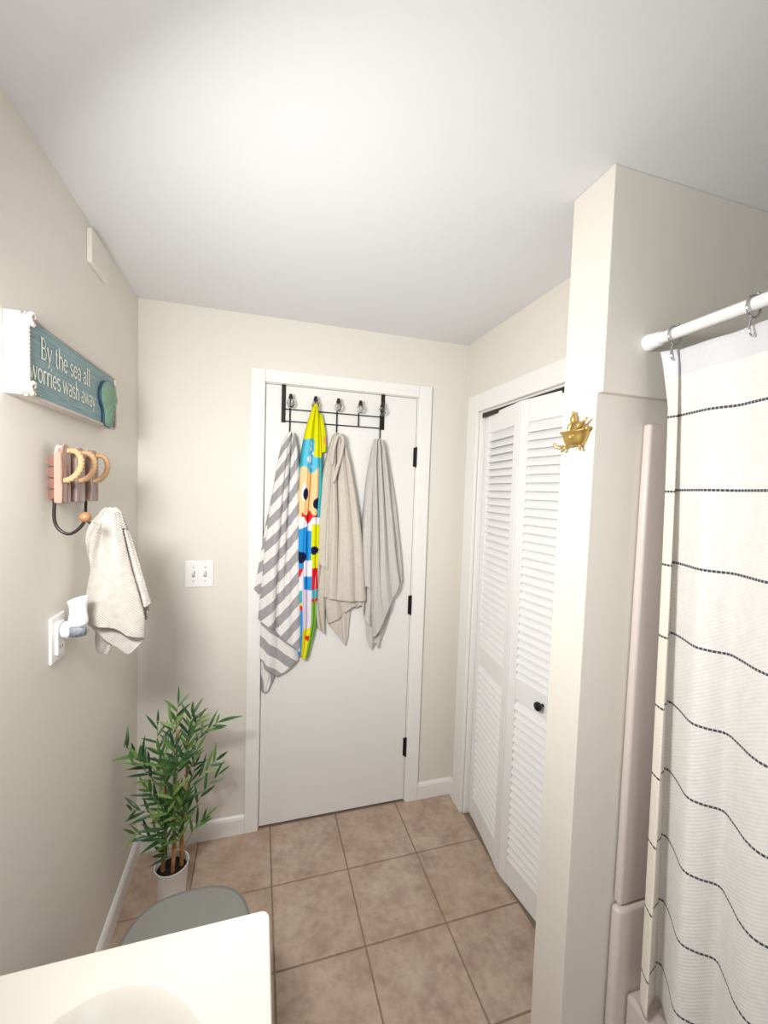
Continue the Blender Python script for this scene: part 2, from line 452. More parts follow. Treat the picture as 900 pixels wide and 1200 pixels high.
# ------------------------------------------------------------------ closet bifold louvre door
bif = empty('door_2', (XR, CY0, 0), kind='structure')
bif['label'] = 'white louvred bifold closet door folded slightly open'
def leaf(A, B, has_knob):
    A, B = Vector(A), Vector(B); d = (B-A); Wd = d.length; d.normalize()
    n = Vector((d.y, -d.x, 0))
    if n.x > 0: n = -n      # towards the room
    root = empty('bifold_leaf', (A.x, A.y, 0.012)); root.parent = bif; root.location = Vector((A.x, A.y, 0.012))-Vector(bif.location)
    T = 0.028
    def slab(name, s0, s1, z0, z1, t0=0.0, t1=T, bevel=0.0025):
        P = []
        for z in (z0, z1):
            for t in (t0, t1):
                for s_ in (s0, s1):
                    q = A+d*s_-n*t; P.append((q.x, q.y, z))
        return MB().hexa(P).build(name, M['louver'], root, bevel=bevel)
    ST = 0.044; Z0, Z1 = 0.014, 1.945
    slab('stile', 0, ST, Z0, Z1); slab('stile', Wd-ST, Wd, Z0, Z1)
    slab('rail', ST, Wd-ST, 1.857, Z1, 0.002, T-0.002); mid = slab('rail', ST, Wd-ST, 0.775, 0.865, 0.002, T-0.002); slab('rail', ST, Wd-ST, Z0, 0.12, 0.002, T-0.002)
    first = None
    for (za, zb, cnt) in ((0.865, 1.857, 31), (0.12, 0.775, 20)):
        p = (zb-za)/cnt
        for k in range(cnt):
            zc = za+(k+0.5)*p
            if first is None:
                ring = []
                # tilted slat section (t = depth into panel, h = height), room-side edge lower
                for t, h in ((0.000, -0.017), (0.000, -0.0225), (0.004, -0.0235), (0.027, 0.015), (0.024, 0.021)):
                    q = A+d*ST-n*t; ring.append((q.x, q.y, zc+h))
                first = MB().prism(ring, d*(Wd-2*ST), None).build('slat', M['louver'], root); z_first = zc
            else:
                o = first.copy(); COL.objects.link(o); o.location = (0, 0, zc-z_first)
    if has_knob:
        c = A+d*(Wd*0.56)
        kb = MB(); prof = [(0.004, 0.0), (0.006, 0.002), (0.006, 0.012), (0.013, 0.018), (0.0165, 0.024), (0.0155, 0.031), (0.009, 0.035), (0.001, 0.036)]
        kb.lathe(prof, (0, 0, 0), 'x', 20)
        kb.v = [tuple(Vector((c.x, c.y, 0.822))+n*v[0]+d*v[1]+Vector((0, 0, v[2]))-n*0.002) for v in kb.v]
        kb.build('knob', M['black'], root, smooth='auto')
leaf((1.490, -0.160, 0), (1.446, -0.494, 0), False)
leaf((1.446, -0.500, 0), (1.490, -0.834, 0), True)

# ------------------------------------------------------------------ tub, surround
SUR = -1.152
sur = empty('tub_surround', (1.357, SUR, 0.556), 'pinkish white fibreglass tub surround panel on the partition wall beside the curtain', 'tub surround')
box(1.357, XO-0.006, SUR, PF-0.002, 0.557, 1.757).build('end_panel', M['fiberglass'], sur, bevel=0.008, segs=4, smooth=True)
struct('wall_tub', box(XO-0.03, XO, -2.66, SUR-0.002, 0.557, 1.757), M['fiberglass'], bevel=0.01, segs=3)
tub = empty('bathtub', (1.75, -1.9, 0), 'pinkish white bathtub behind the striped curtain', 'bathtub')
b = MB()
TX0, TX1, TY0, TY1, TZ = 1.384, XO-0.006, -2.66, SUR-0.008, 0.334
# shell: apron, rim ring, sloped basin
def ring(x0, x1, y0, y1, z): return [(x0, y0, z), (x1, y0, z), (x1, y1, z), (x0, y1, z)]
R = [ring(TX0, TX1, TY0, TY1, 0.0), ring(TX0, TX1, TY0, TY1, TZ), ring(TX0+0.05, TX1-0.05, TY0+0.06, TY1-0.06, TZ), ring(TX0+0.10, TX1-0.09, TY0+0.16, TY1-0.12, 0.08)]
for r in R: b.v += r
for k in range(3):
    for j in range(4): b.f.append((k*4+j, k*4+(j+1) % 4, (k+1)*4+(j+1) % 4, (k+1)*4+j))
b.f.append((12, 13, 14, 15))
b.build('tub_shell', M['fiberglass'], tub, bevel=0.012, segs=3, smooth='auto')
b = box(1.349, XO-0.006, SUR-0.005, PF-0.002, 0.002, 0.552); b.build('end_flange', M['fiberglass'], tub, bevel=0.012, segs=4, smooth=True)

# ------------------------------------------------------------------ shower rod, rings, curtain
RX, RZ = 1.340, 1.941
rod = empty('shower_rod', (RX, PY0, RZ), 'white tension shower rod reaching out from the partition wall', 'shower rod')
MB().tube([(RX, PY0-0.03, RZ), (RX, -2.55, RZ)], 0.0125, 20).build('tube', M['white_plastic'], rod, smooth='auto')
MB().lathe([(0.019, -0.0005), (0.0195, -0.012), (0.017, -0.02), (0.016, -0.036), (0.0135, -0.038)], (RX, PY0, RZ), 'y', 24).build('end_cap', M['white_plastic'], rod, smooth='auto')
ZT = 1.905
def plan(z):
    # curtain plan curve at height z; wave grows towards the bottom
    k = max(0, min(1, (ZT-z)/(ZT-0.35)))
    cx = RX+0.004+0.060*k**0.6; am = 0.006+0.024*k**0.7
    pts = [(1.0, -1.196), (1.25, -1.208), (0.55, -1.24), (-0.62, -1.284), (-0.2, -1.308), (0.85, -1.333), (0.2, -1.365), (-0.75, -1.40), (-1.0, -1.43),
           (-0.1, -1.462), (0.9, -1.49), (0.3, -1.53), (-0.8, -1.57), (-0.5, -1.62), (0.8, -1.66), (0.9, -1.71), (-0.7, -1.77), (-0.6, -1.83), (0.8, -1.88), (0.6, -1.95), (-0.8, -2.01), (0.8, -2.1), (-0.8, -2.19), (0.7, -2.28), (-0.7, -2.37), (0.3, -2.45)]
    return [(cx+a*am, y) for a, y in pts], k
rows = []; uvs = []; NU = 260; NV = 90
for iv in range(NV+1):
    z = ZT+(0.345-ZT)*iv/NV
    P, k = plan(z)
    row = []; uvr = []; acc = 0; last = None
    for iu in range(NU+1):
        q = poly_at(P, iu/NU)
        if last is not None: acc += (q-last).length
        last = q
        # sag of the top edge between the rings
        zz = z
        if iv < 12:
            ph = (q.y+1.212)/0.152; sag = 0.003*(0.5-0.5*math.cos(2*PI*ph))*(1-iv/12)
            zz = z-sag
        row.append((q.x, q.y, zz)); uvr.append((iu/NU*1.9, z))
    rows.append(row); uvs.append(uvr)
cur = empty('shower_curtain', (RX, -1.2, 0.345), 'white woven shower curtain with thin navy dashed stripes hanging from the white rod', 'shower curtain')
b = MB(); b.grid(rows, uvs); cp = b.build('panel', M['curtain'], cur, smooth=True, solid=0.003)
# turned side hem, standing free of the panel
rows = []; uvs = []
for iv in range(NV+1):
    z = ZT+(0.345-ZT)*iv/NV
    k = max(0, min(1, (ZT-z)/(ZT-0.35)))
    cx = RX+0.004+0.060*k**0.6
    fl_ = max(0, 1-iv/7.0)
    e0 = (cx-0.006-0.012*fl_-0.008*k, -1.200+0.004*k+0.008*fl_); e1 = (cx-0.003-0.026*k, -1.217-0.008*k); e2 = (e1[0]+0.012+0.006*k, e1[1]+0.013); e3 = (cx+0.012+0.012*k, -1.200)
    P = [e0, ((e0[0]+e1[0])/2-0.001, (e0[1]+e1[1])/2), e1, (e1[0]+0.003, e1[1]+0.001), e2, e3]
    row = []; uvr = []
    for iu in range(25):
        q = poly_at(P, iu/24); row.append((q.x, q.y, z)); uvr.append((iu/24*0.08, z+0.004))
    rows.append(row); uvs.append(uvr)
b = MB(); b.grid(rows, uvs); b.build('side_hem', M['curtain_hem'], cur, smooth=True, solid=0.003)
ring0 = None
for k in range(3):
    y = -1.212-0.152*k
    if ring0 is None:
        ring0 = empty('curtain_ring', (RX, y, RZ)); 
        t = MB()
        pts = [(RX+0.018*math.sin(a), y, RZ-0.004+0.0195*math.cos(a)) for a in [2*PI*j/20 for j in range(20)]]
        t.tube(pts, 0.0022, 8, closed=True); t.build('ring_loop', M['chrome'], ring0, smooth=True)
        t = MB(); t.tube(smooth_path([(RX, y, RZ-0.023), (RX-0.006, y, RZ-0.03), (RX-0.009, y-0.001, RZ-0.042), (RX-0.006, y-0.002, RZ-0.055), (RX+0.002, y-0.002, RZ-0.058), (RX+0.009, y-0.001, RZ-0.05), (RX+0.008, y, RZ-0.036)], 18), 0.0019, 8)
        t.build('hook', M['chrome'], ring0, smooth=True)
        t = MB()
        for cy in (-0.006, 0, 0.006): t.lathe([(0.001, -0.0025), (0.003, -0.002), (0.0035, 0), (0.003, 0.002), (0.001, 0.0025)], (RX, y+cy, RZ+0.0165), 'z', 10)
        t.build('roller_beads', M['chrome'], ring0, smooth=True)
        o = ring0
    else:
        o = ring0.copy(); COL.objects.link(o); o.location = (RX, y, RZ)
        for ch in [c for c in bpy.data.objects if c.parent == ring0]:
            c2 = ch.copy(); COL.objects.link(c2); c2.parent = o
    lab = ['chrome double curtain ring at the curtain edge nearest the partition wall', 'chrome double curtain ring second from the partition wall on the rod', 'chrome double curtain ring third from the partition wall on the rod']
    tag(o, lab[k], 'curtain ring', 'curtain rings on the shower rod')

# ------------------------------------------------------------------ brass bathing figurine on the partition end
YC = -1.075
fig = empty('bathtub_hook', (PX, YC, 1.70), 'small brass figurine of a bather in a clawfoot tub on the partition end', 'wall hook')
b = MB()
def gold_tub():
    # half-round tub bowl standing out from the wall
    rows = []
    N = 24
    for k, (z, hl, dp) in enumerate([(1.7005, 0.020, 0.012), (1.703, 0.026, 0.017), (1.712, 0.032, 0.021), (1.722, 0.037, 0.024), (1.729, 0.041, 0.026), (1.733, 0.046, 0.029), (1.735, 0.047, 0.030), (1.7355, 0.043, 0.026), (1.731, 0.039, 0.023)]):
        r = []
        for j in range(N+1):
            a = PI*j/N; up = 0.006*(abs(math.cos(a))**4)*(1 if z > 1.726 else 0)
            r.append((PX-0.001-dp*math.sin(a)**0.8 if 0 < j < N else PX-0.001, YC+hl*math.cos(a), z+up))
        rows.append(r)
    b.grid(rows)
    # water / bottom fill
gold_tub()
b.build('tub_bowl', M['brass'], fig, smooth=True, solid=0.002)
for yy in (-0.024, 0.024):
    t = MB(); t.tube([(PX-0.012, YC+yy*0.9, 1.702), (PX-0.016, YC+yy*1.15, 1.697), (PX-0.014, YC+yy*1.1, 1.692), (PX-0.018, YC+yy*1.35, 1.690)], [0.004, 0.0035, 0.0025, 0.003], 8); t.build('claw_foot', M['brass'], fig, smooth=True)
t = MB(); t.tube(smooth_path([(PX-0.012, YC+0.030, 1.704), (PX-0.020, YC+0.036, 1.699), (PX-0.026, YC+0.044, 1.703), (PX-0.028, YC+0.048, 1.710)], 12), [0.0035]*10+[0.004, 0.0045, 0.003], 8); t.build('hook_prong', M['brass'], fig, smooth=True)
t = MB(); t.lathe([(0.001, 0), (0.006, 0.003), (0.0085, 0.008), (0.006, 0.013), (0.001, 0.016)], (PX-0.024, YC-0.006, 1.713), 'z', 12); t.build('knob', M['brass'], fig, smooth=True)
t = MB()
t.tube([(PX-0.010, YC+0.014, 1.730), (PX-0.012, YC+0.013, 1.742), (PX-0.013, YC+0.010, 1.752), (PX-0.013, YC+0.005, 1.757)], [0.0085, 0.0075, 0.007, 0.003], 10)
t.tube([(PX-0.013, YC+0.008, 1.752), (PX-0.016, YC+0.016, 1.745), (PX-0.019, YC+0.010, 1.738)], [0.003, 0.0026, 0.0022], 8)
t.lathe([(0.001, -0.013), (0.005, -0.010), (0.0078, -0.003), (0.0082, 0.004), (0.006, 0.010), (0.001, 0.014)], (PX-0.013, YC+0.001, 1.764), 'z', 14)
t.lathe([(0.001, -0.005), (0.0045, -0.002), (0.0045, 0.002), (0.001, 0.005)], (PX-0.013, YC+0.002, 1.780), 'z', 10)
t.build('bather', M['brass'], fig, smooth=True)
t = MB()
t.tube([(PX-0.013, YC-0.008, 1.733), (PX-0.014, YC-0.019, 1.752), (PX-0.015, YC-0.023, 1.754), (PX-0.014, YC-0.030, 1.745), (PX-0.013, YC-0.033, 1.739)], [0.005, 0.0048, 0.0045, 0.004, 0.003], 8)
t.tube([(PX-0.019, YC-0.010, 1.734), (PX-0.020, YC-0.028, 1.744), (PX-0.021, YC-0.044, 1.755), (PX-0.021, YC-0.052, 1.761)], [0.0045, 0.0042, 0.0032, 0.0022], 8)
t.build('legs', M['brass'], fig, smooth=True)
t = MB(); t.tube([(PX-0.014, YC-0.042, 1.736), (PX-0.014, YC-0.049, 1.741)], [0.006, 0.0055], 10); t.build('tap', M['brass'], fig, smooth=True)

# ------------------------------------------------------------------ over-door rack
rk = empty('over_door_rack', (0.80, 0, 1.95), 'black over-door hook rack with clear crystal knobs on the white door', 'hook rack')
for x in (0.573, 1.031):
    t = MB(); t.box(x-0.009, x+0.009, -0.0035, -0.0012, 1.866, 2.0325)
    t.box(x-0.009, x+0.009, -0.0035, 0.036, 2.0295, 2.0312); t.build('strap', M['black'], rk)
t = MB()
for z in (1.925, 1.872): t.tube([(0.573, -0.007, z), (1.031, -0.007, z)], 0.0028, 8)
t.build('cross_wire', M['black'], rk)
HX = [0.601, 0.709, 0.811, 0.913, 1.018]
for k, x in enumerate(HX):
    low = 1.815 if k != 3 else 1.872
    hk = MB(); pts = [(x, -0.009, 1.960), (x, -0.009, 1.872)]
    if k != 3: pts = [(x, -0.009, 1.968), (x, -0.009, 1.90), (x, -0.010, low+0.004), (x, -0.014, low-0.008), (x, -0.024, low-0.014), (x, -0.032, low-0.010)]
    else: pts = [(x, -0.009, 1.968), (x, -0.009, 1.92), (x, -0.009, 1.872)]
    hk.tube(smooth_path(pts, 24), 0.0032, 8)
    hk.tube(smooth_path([(x, -0.009, 1.960), (x, -0.014, 1.974), (x, -0.030, 1.976), (x, -0.040, 1.968), (x, -0.042, 1.958)], 12), 0.0035, 8)
    ho = hk.build('hook', M['black'], rk, smooth=True)
    t = MB(); t.lathe([(0.0095, 0.0), (0.010, 0.006), (0.0085, 0.010), (0.007, 0.014)], (x, -0.042, 1.964), 'z', 14)
    t.lathe([(0.0075, 0.0), (0.0085, 0.002), (0.0065, 0.004), (0.0075, 0.007), (0.004, 0.010)], (x, -0.042, 1.976), 'z', 14); t.build('ferrule', M['darkmetal'], ho, smooth='auto')
    t = MB(); t.lathe([(0.005, 0.004), (0.011, 0.0), (0.0175, -0.010), (0.019, -0.018), (0.015, -0.028), (0.007, -0.035), (0.001, -0.036)], (x, -0.042, 1.962), 'z', 10); t.build('crystal_knob', M['crystal'], ho)

# ------------------------------------------------------------------ towels
def layer(mb, L, Rr, bottom, d0=0.022, d1=None, folds=(), NU=56, NV=80, stripe=None, seed=0, colour=None, curl=0.55, vk=2.0):
    """A hanging cloth layer: left edge L and right edge Rr are (x,z) lists from top to bottom, bottom is (x,z) left to right.
    d0/d1: distance off the door at the top / bottom; folds: (centre u, width, height top, height bottom)."""
    d1 = d0 if d1 is None else d1
    r = random.Random(seed); ph = [r.uniform(0, 6.28) for _ in range(6)]
    rows = []; uvs = []; i0 = len(mb.v)
    L0, R0 = L[-1], Rr[-1]
    for iv in range(NV+1):
        v = iv/NV; l = poly_at(L, v); q = poly_at(Rr, v); row = []; uvr = []
        for iu in range(NU+1):
            u = iu/NU
            p = l.lerp(q, u)
            if bottom:
                bp = lin_at(bottom, u); base = Vector(L0).lerp(Vector(R0), u); p = p+(bp-base)*v**vk
            d = d0+(d1-d0)*v
            for (c, wd, a0, a1) in folds:
                d += (a0+(a1-a0)*v)*math.exp(-((u-c)/wd)**2)
            d += 0.0016*math.sin(u*17+ph[0]+2.5*v+ph[1])+0.0012*math.sin(u*31+ph[2]-3*v)+0.0012*math.sin(v*11+ph[3]+u*4)
            e = min(u, 1-u); k = min(1, e/0.14); d *= (1-curl)+curl*math.sqrt(max(0, 1-(1-k)**2))
            d = max(d, 0.006)
            row.append((p.x, -d, p.y))
            if stripe:
                ang, per, W, o = stripe
                xf = (u-0.5)*W; uvr.append((((xf*math.cos(ang)+p.y*math.sin(ang))/per+o), v))
            else: uvr.append((u, v))
            if colour is not None:
                if mb.col is None: mb.col = {}
                mb.col[i0+iv*(NU+1)+iu] = colour(u, p.y, p.x)
        rows.append(row); uvs.append(uvr)
    mb.grid(rows, uvs)

# striped bath towel
t1 = MB()
layer(t1, [(0.569,1.767),(0.550,1.637),(0.514,1.451),(0.485,1.283),(0.459,1.127)], [(0.594,1.769),(0.583,1.620),(0.557,1.433),(0.532,1.245),(0.510,1.072)],
      [(0.459,1.127),(0.484,1.103),(0.510,1.072)], 0.022, 0.018, [(0.5, 0.25, 0.006, 0.010)], 24, 70, stripe=(PI*0.36, 0.098, -0.12, 0.3), seed=1)
layer(t1, [(0.496,0.793),(0.498,0.716),(0.502,0.653)], [(0.576,0.805),(0.560,0.721),(0.528,0.650)], None, 0.014, 0.012, [(0.4, 0.2, 0.006, 0.008)], 20, 20, stripe=(-PI*0.15, 0.120, -0.12, 0.86), seed=2)
layer(t1, [(0.509,1.134),(0.493,0.983),(0.489,0.824)], [(0.633,1.129),(0.663,0.934),(0.663,0.793)],
      [(0.489,0.824),(0.515,0.764),(0.567,0.720),(0.618,0.758),(0.663,0.793)], 0.026, 0.026, [(0.3, 0.09, 0.010, 0.014), (0.48, 0.06, -0.006, -0.008), (0.75, 0.2, 0.010, 0.006)], 60, 50, stripe=(-PI*0.32, 0.082, -0.22, 0.25), seed=3)
layer(t1, [(0.600,1.820),(0.582,1.796),(0.565,1.748),(0.549,1.662),(0.527,1.507),(0.505,1.322),(0.491,1.136),(0.482,0.993)], [(0.611,1.820),(0.626,1.799),(0.638,1.745),(0.645,1.659),(0.652,1.510),(0.660,1.321),(0.667,1.090),(0.671,0.826)],
      [(0.482,0.993),(0.537,0.956),(0.604,0.893),(0.671,0.826)], 0.036, 0.046,
      [(0.26, 0.18, 0.026, 0.004), (0.84, 0.13, 0.022, -0.002), (0.56, 0.035, -0.036, 0.002), (0.36, 0.035, -0.006, -0.020), (0.22, 0.08, 0.0, 0.010), (0.62, 0.12, 0.0, 0.008)], 100, 150, stripe=(PI*0.315, 0.086, -0.30, 0.05), seed=4)
o = t1.build('bath_towel', M['stripe'], None, smooth=True, solid=0.004)
tag(o, 'bath towel with diagonal grey and white stripes hanging leftmost on the door', 'towel', 'towels on the door')

# printed children's towel
def ZP(y): return 1.933-(y-478)*(1.933-0.811)/(770-478)
COLS = dict(yl=srgb(222, 222, 14), cy=srgb(96, 192, 222), pe=srgb(240, 204, 148), nv=srgb(26, 30, 66), rd=srgb(216, 36, 44), bl=srgb(44, 150, 216), wh=srgb(238, 234, 238), gr=srgb(120, 176, 62), lv=srgb(226, 216, 230), or_=srgb(240, 170, 90), tq=srgb(60, 176, 190), yb=srgb(236, 218, 30))
def print_colour(u, z, x):
    y = 478+(1.933-z)/(1.933-0.811)*(770-478); c = COLS
    el = lambda cu, cy_, ru, ry: ((u-cu)/ru)**2+((y-cy_)/ry)**2 < 1
    if y < 514 or (u > 0.60 and y < 534): return c['yl']
    if y < 549-4*math.sin(u*9):
        for q in ((0.45, 519, .07, 2.5), (0.42, 525, .08, 2.5), (0.55, 530, .05, 2), (0.38, 537, .11, 4), (0.50, 545, .05, 2)):
            if el(*q): return c['wh']
        return c['tq'] if (u > 0.82 or u < 0.12) else c['cy']
    if y < 604:
        if u > 0.86: return c['tq']
        if u < 0.05: return c['cy']
        if el(0.32, 577, .10, 7) or el(0.80, 588, .15, 6.5): return c['nv']
        if y > 596+6*abs(math.sin((u-0.2)*9)) and 0.22 < u < 0.84: return c['rd']
        if el(0.30, 574, .15, 11) and u < .28: return c['wh']
        return c['pe']
    if y < 612 and abs(u-0.5) < 0.26-0.02*(y-600) : return c['rd']
    if y < 655:
        if u > 0.66 and y > 612:
            if el(0.78, 643, .17, 5): return c['nv']
            return c['yl']
        if el(0.24, 651, .22, 7): return c['nv']
        if y < 616+10*(0.35-u) or (u > .5 and y < 620): return c['wh']
        return c['bl']
    if y < 690:
        if el(0.24, 651, .22, 7): return c['nv']
        if u > 0.7: return c['yl'] if y < 664 else c['rd']
        if u < 0.34 and 664 < y < 664+14*(1-abs(u-.17)/.17)*.8: return c['rd']
        if u > 0.34 and y > 674: return c['bl']
        if u < 0.34 and y < 664: return c['bl']
        return c['wh']
    if u < 0.26:
        return c['tq'] if y < 705 else (c['yb'] if y < 708 else (c['rd'] if y < 714 else c['bl']))
    if u > 0.72: return c['gr'] if y > 704 else (c['rd'] if 708 > y > 700 else c['tq'])
    lim = 742-10*u
    if y < lim: return c['lv'] if y < 740 else c['gr']
    if el(0.66, 748, .16, 3): return c['rd']
    return c['yb']
t2 = MB()
layer(t2, [(0.716,1.911),(0.726,1.833),(0.732,1.735)], [(0.739,1.913),(0.760,1.824),(0.762,1.745)], None, 0.030, 0.028, [(0.5, 0.3, 0.008, 0.006)], 24, 40, seed=6,
      colour=lambda u, z, x: COLS['or_'] if (u > 0.55 and ZP(518) < z < ZP(509)) else COLS['yl'])
layer(t2, [(0.704,1.947),(0.694,1.924),(0.673,1.848),(0.653,1.735),(0.642,1.585),(0.634,1.434),(0.633,1.282),(0.645,1.090),(0.656,0.915),(0.658,0.821)],
      [(0.712,1.947),(0.720,1.926),(0.733,1.852),(0.743,1.740),(0.747,1.588),(0.743,1.435),(0.743,1.281),(0.740,1.086),(0.736,0.949),(0.704,0.801)],
      [(0.658,0.821),(0.682,0.795),(0.704,0.801)], 0.050, 0.026,
      [(0.25, 0.15, 0.014, 0.012), (0.72, 0.17, 0.016, 0.012), (0.5, 0.035, -0.022, -0.018), (0.36, 0.03, 0.0, -0.008), (0.86, 0.03, -0.008, -0.012)], 80, 260, seed=5, colour=print_colour)
o = t2.build('printed_towel', M['print'], None, smooth=True, solid=0.004)
tag(o, 'bright yellow, blue and red printed towel hanging from the second hook', 'towel', 'towels on the door')

# beige towel, third hook
t3 = MB()
layer(t3, [(0.781,1.742),(0.742,1.473),(0.721,1.242),(0.705,1.119),(0.717,1.064),(0.744,0.937)], [(0.807,1.629),(0.796,1.319),(0.779,1.084),(0.779,0.902)],
      [(0.744,0.937),(0.763,0.919),(0.779,0.902)], 0.022, 0.020, [(0.3, 0.12, 0.012, 0.014), (0.55, 0.07, -0.004, -0.008), (0.78, 0.12, 0.004, 0.014)], 44, 80, seed=7)
layer(t3, [(0.792,1.163),(0.796,1.024),(0.802,0.937)], [(0.901,1.119),(0.900,0.999),(0.891,0.886)], [(0.802,0.937),(0.843,0.890),(0.881,0.835),(0.888,0.866),(0.891,0.886)], 0.014, 0.012, [(0.4, 0.15, 0.004, 0.008)], 40, 30, seed=8)
layer(t3, [(0.777,1.163),(0.780,1.045),(0.794,0.949)], [(0.958,1.117),(0.968,1.076),(0.973,1.044)], [(0.794,0.949),(0.845,0.978),(0.896,1.023),(0.973,1.044)], 0.028, 0.026, [(0.22, 0.07, 0.008, 0.014), (0.38, 0.05, -0.006, -0.008), (0.58, 0.09, 0.008, 0.012), (0.8, 0.06, -0.006, -0.008)], 60, 30, seed=9)
layer(t3, [(0.790,1.810),(0.766,1.722),(0.749,1.626),(0.739,1.435),(0.736,1.239)], [(0.809,1.812),(0.805,1.686),(0.805,1.552),(0.802,1.359),(0.799,1.195)], [(0.736,1.239),(0.767,1.219),(0.799,1.195)], 0.042, 0.038, [(0.45, 0.25, 0.012, 0.012)], 34, 70, seed=10)
layer(t3, [(0.800,1.829),(0.789,1.806),(0.784,1.741),(0.779,1.627),(0.780,1.436),(0.773,1.243),(0.766,1.084)], [(0.820,1.831),(0.840,1.809),(0.861,1.746),(0.883,1.670),(0.915,1.516),(0.945,1.319),(0.970,1.059)],
      [(0.766,1.084),(0.828,1.069),(0.901,1.058),(0.970,1.059)], 0.046, 0.052,
      [(0.16, 0.09, 0.020, 0.006), (0.31, 0.035, -0.034, -0.008), (0.08, 0.03, -0.006, -0.012), (0.56, 0.13, 0.016, 0.010), (0.74, 0.06, -0.008, -0.012), (0.88, 0.08, 0.006, 0.008)], 90, 130, seed=11)
t3.tube([(x, -0.066-0.004*k/9, z) for k, (x, z) in enumerate(smooth_path([(0.784,1.684),(0.790,1.753),(0.804,1.810),(0.819,1.819),(0.831,1.793),(0.822,1.724),(0.804,1.659),(0.790,1.605)], 24))], [0.003]+[0.0055]*22+[0.004, 0.002], 10)
o = t3.build('bath_towel', M['terry_beige'], None, smooth=True, solid=0.004)
tag(o, 'plain beige towel with a straight bottom hem hanging from the middle hook', 'towel', 'towels on the door')

# grey towel, last hook
t4 = MB()
layer(t4, [(0.975,1.117),(0.974,0.995),(0.987,0.863)], [(1.109,1.112),(1.101,0.988),(1.058,0.858)], [(0.987,0.863),(1.005,0.812),(1.029,0.839),(1.043,0.813),(1.058,0.858)], 0.014, 0.013, [(0.3, 0.1, 0.006, 0.012), (0.65, 0.1, 0.004, 0.012)], 44, 34, seed=12)
layer(t4, [(0.972,1.714),(0.947,1.477),(0.938,1.238),(0.920,1.014)], [(1.016,1.637),(1.015,1.398),(1.015,1.156),(1.019,0.902)], [(0.920,1.014),(0.952,1.032),(0.971,0.954),(1.019,0.902)], 0.022, 0.022, [(0.3, 0.09, 0.010, 0.016), (0.5, 0.06, -0.004, -0.008), (0.72, 0.08, 0.006, 0.014)], 44, 80, seed=13)
layer(t4, [(0.981,1.784),(0.954,1.595),(0.945,1.358),(0.948,1.127)], [(1.009,1.786),(1.004,1.557),(1.008,1.318),(1.008,1.068)], [(0.948,1.127),(0.977,1.122),(1.008,1.068)], 0.036, 0.038, [(0.4, 0.2, 0.010, 0.014), (0.85, 0.08, -0.008, -0.012)], 34, 70, seed=14)
layer(t4, [(1.035,1.756),(1.078,1.479),(1.109,1.317),(1.133,1.137)], [(1.056,1.757),(1.106,1.520),(1.135,1.317),(1.154,1.144)], None, 0.018, 0.022, [(0.5, 0.3, 0.006, 0.010)], 18, 60, seed=15)
layer(t4, [(0.991,1.816),(0.984,1.788),(0.980,1.675),(0.986,1.478),(0.992,1.279),(0.995,1.077),(1.010,0.872)], [(1.012,1.817),(1.033,1.791),(1.057,1.686),(1.090,1.480),(1.113,1.318),(1.139,1.186)],
      [(1.010,0.872),(1.037,0.924),(1.077,1.012),(1.116,1.096),(1.139,1.186)], 0.044, 0.046,
      [(0.14, 0.08, 0.014, 0.004), (0.30, 0.032, -0.026, 0.0), (0.47, 0.08, 0.018, 0.004), (0.62, 0.032, -0.026, -0.006), (0.92, 0.025, -0.006, -0.014), (0.80, 0.09, 0.014, 0.010), (0.2, 0.2, 0.0, 0.010)], 90, 130, seed=16)
o = t4.build('bath_towel', M['terry_grey'], None, smooth=True, solid=0.004)
tag(o, 'plain pale grey towel hanging rightmost on the door, its hem slanting to a point', 'towel', 'towels on the door')

# ------------------------------------------------------------------ light switch plate
sw = empty('switch_plate', (0.236, 0, 1.196), 'white double toggle light switch plate on the back wall left of the door', 'light switch')
box(0.1795, 0.2925, -0.006, 0, 1.139, 1.253).build('cover_plate', M['white_plastic'], sw, bevel=0.004, segs=3)
for x in (0.213, 0.259):
    box(x-0.0055, x+0.0055, -0.0065, -0.0055, 1.184, 1.208).build('toggle_slot', M['dark'], sw)
    q = MB().hexa([(x-0.0042, -0.005, 1.196), (x+0.0042, -0.005, 1.196), (x-0.0042, -0.006, 1.186), (x+0.0042, -0.006, 1.186), (x-0.0036, -0.017, 1.209), (x+0.0036, -0.017, 1.209), (x-0.0036, -0.019, 1.203), (x+0.0036, -0.019, 1.203)])
    q = MB().prism([(x-0.004, -0.006, 1.186), (x-0.004, -0.006, 1.200), (x-0.004, -0.018, 1.210), (x-0.004, -0.019, 1.204)], (0.008, 0, 0), None)
    q.build('toggle', M['white_plastic'], sw, bevel=0.001)
    for z in (1.166, 1.226):
        MB().lathe([(0.003, -0.0058), (0.003, -0.0066), (0.001, -0.0069)], (x, 0, z), 'y', 10).build('screw', M['chrome'], sw)

# ------------------------------------------------------------------ blank cover near the ceiling
o = box(0, 0.014, -0.522, -0.386, 2.196, 2.29).build('wall_cover_box', M['wall'], None, bevel=0.003)
tag(o, 'small blank cover box painted like the left wall, high up near the ceiling', 'cover plate')

